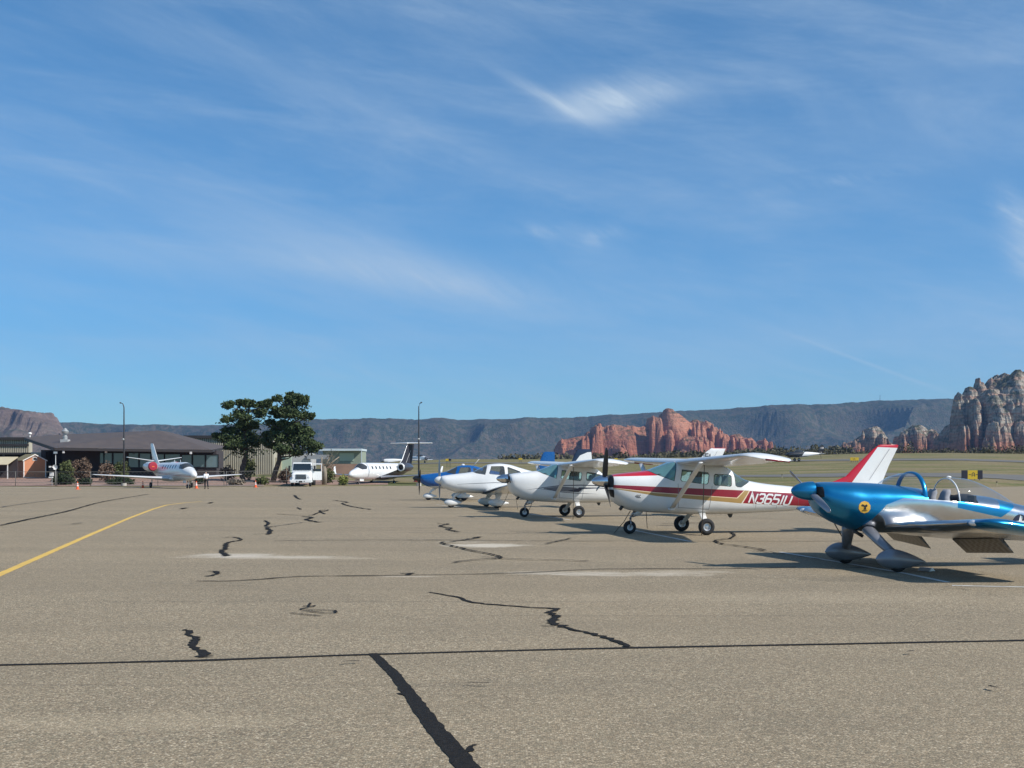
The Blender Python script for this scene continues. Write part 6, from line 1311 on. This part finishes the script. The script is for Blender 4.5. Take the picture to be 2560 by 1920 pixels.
for s, v, el_ in ((-1, V[9], V[8]), (1, V[13], V[12])):
    q = B(); v = Vector(v); blob(q, v + Vector((0, .02, -.05)), (.020, .038, .05), 6)
    for k in range(4): tube(q, [v + Vector((0, -.01 + .02 * k, -.08)), v + Vector((-s * .01, .0 + .022 * k, -.14)), v + Vector((-s * .03, .01 + .02 * k, -.165 - .005 * (k % 3)))], [.010, .009, .007], 6)
    tube(q, [v + Vector((-s * .01, .04, -.03)), v + Vector((-s * .03, .065, -.08))], [.011, .008], 6); obj('hand', fixn(q), 'skin', t, smooth=True)

# ------------------------------------------------------------------ place the aircraft
c1, body1 = high_wing((4.95, 33.8, 0), R(10), 1, 'white high-wing airplane with maroon and gold stripes and the number N3651U')
c2, body2 = high_wing((2.22, 46.15, 0), R(11.5), 2, 'white high-wing airplane with thin navy swooshes, left of the maroon striped one')
low_wing((-.95, 58, 0), R(11), False, 'white low-wing airplane with white spinner and wheel fairings beside the royal blue one', (88, 268))
low_wing((-3.0, 73, 0), R(9), True, 'royal blue low-wing airplane with a black spinner, farthest in the row', (30, 150, 270), tail=.75)
sport_plane((6.33, 21.7, 0), R(10.5), 'metallic blue and polished aluminium airplane with its canopy slid open')
j = 124.0; jx, jy = XD(471, 123), 123.0; a_ = R(32)
jet((jx - 5.7 * math.sin(a_), jy + 5.7 * math.cos(a_), 0), R(122), 1, 'white business jet with red engine covers parked in front of the terminal')
a2 = R(24.5); px_ = XD(894, 148); jet((px_ + 5.9 * math.sin(a2), 148 + 5.9 * math.cos(a2), 0), R(65.5), 2, 'white business jet with a dark belly and tall dark T-tail')
small_plane('taxiing_airplane', (XD(1996, 292), 292, tz(XD(1996, 292), 292) + .1), R(8), 'black and white airplane on the far runway, seen left of the red edged tail', 'black_paint', 'white_paint', 'black_paint', 1.12, dark=True)
small_plane('parked_airplane', (XD(1052, 330), 330, tz(XD(1052, 330), 330) + .2), R(140), 'small white airplane with a dark nose in the far field right of the T-tail', 'grey_stripe', 'white_paint', 'white_paint', .95)
small_plane('parked_airplane', (XD(975, 300), 300, tz(XD(975, 300), 300) + .2), R(20), 'small grey airplane half hidden behind the black and white jet', 'grey_stripe', 'grey_white_paint', 'white_paint', .8, False)
# tie-down ropes and chocks
def loc(C_, rz, x, y):
    a = R(rz); return (C_[0] + x * math.cos(a) - y * math.sin(a), C_[1] + x * math.sin(a) + y * math.cos(a))
for C_, rz, x, y, zt, lab, dx in [((4.95, 33.8), 10, -.62, -2.72, 1.84, 'rope hanging from the near strut of the maroon striped airplane', .16), ((4.95, 33.8), 10, -.62, 2.72, 1.86, 'rope hanging from the far strut of the maroon striped airplane', .1), ((2.22, 46.15), 11.5, -.62, -2.72, 1.84, 'rope hanging from the near strut of the navy swoosh airplane', -.02),
                             ((2.22, 46.15), 11.5, -1.45, .1, .62, 'short rope beside the nose wheel of the navy swoosh airplane', -.3), ((4.95, 33.8), 10, -1.75, .1, .62, 'short rope at the nose wheel of the maroon striped airplane', -.45), ((-.95, 58), 11, .5, -3.2, .84, 'rope under the near wing of the white low-wing airplane', .1), ((-.95, 58), 11, .45, -1.9, .78, 'rope under the belly side of the white low-wing airplane', -.4),
                             ((6.33, 21.7), 10.5, .15, 1.9, .70, 'rope under the far wing of the sport airplane', .5)]:
    px, py = loc(C_, rz, x, y); rope(px, py, .01, zt, lab, dx, 1.5 if 'near strut of the maroon' in lab else 0)
for C_, rz, x, y, lab in [((6.33, 21.7), 10.5, 2.4, -2.6, 'small pale chock lying in the shadow of the sport airplane'), ((6.33, 21.7), 10.5, .5, -.9, 'shiny chock beside the near wheel fairing of the sport airplane')]:
    px, py = loc(C_, rz, x, y); q = B(); loft(q, [[(-.08, yy, .004), (.08, yy, .004), (.02, yy, .06), (-.02, yy, .06)] for yy in (-.12, .12)]); tag(obj('wheel_chock', fixn(q), 'rim_metal', loc=(px, py, .003), rot=(0, 0, .6)), lab, 'chock')

# ------------------------------------------------------------------ air
hz = B(); box(hz, -4500, 4700, -400, 6400, -400, 720); hm = bpy.data.materials.new('air'); hm.use_nodes = True; T = NT(hm.node_tree); hm.node_tree.nodes.clear()
pv = T.n('ShaderNodeVolumePrincipled'); pv.inputs['Color'].default_value = (.30, .56, 1.0, 1); pv.inputs['Density'].default_value = HAZE_D if 'HAZE_D' in globals() else 6.4e-5; pv.inputs['Anisotropy'].default_value = .2
o_ = T.n('ShaderNodeOutputMaterial'); T.l(pv.outputs[0], o_.inputs['Volume']); MATS['air'] = hm; tag(obj('haze', fixn(hz), 'air'), kind='stuff'); bpy.data.objects['haze']['label'] = 'thin blue distance haze'
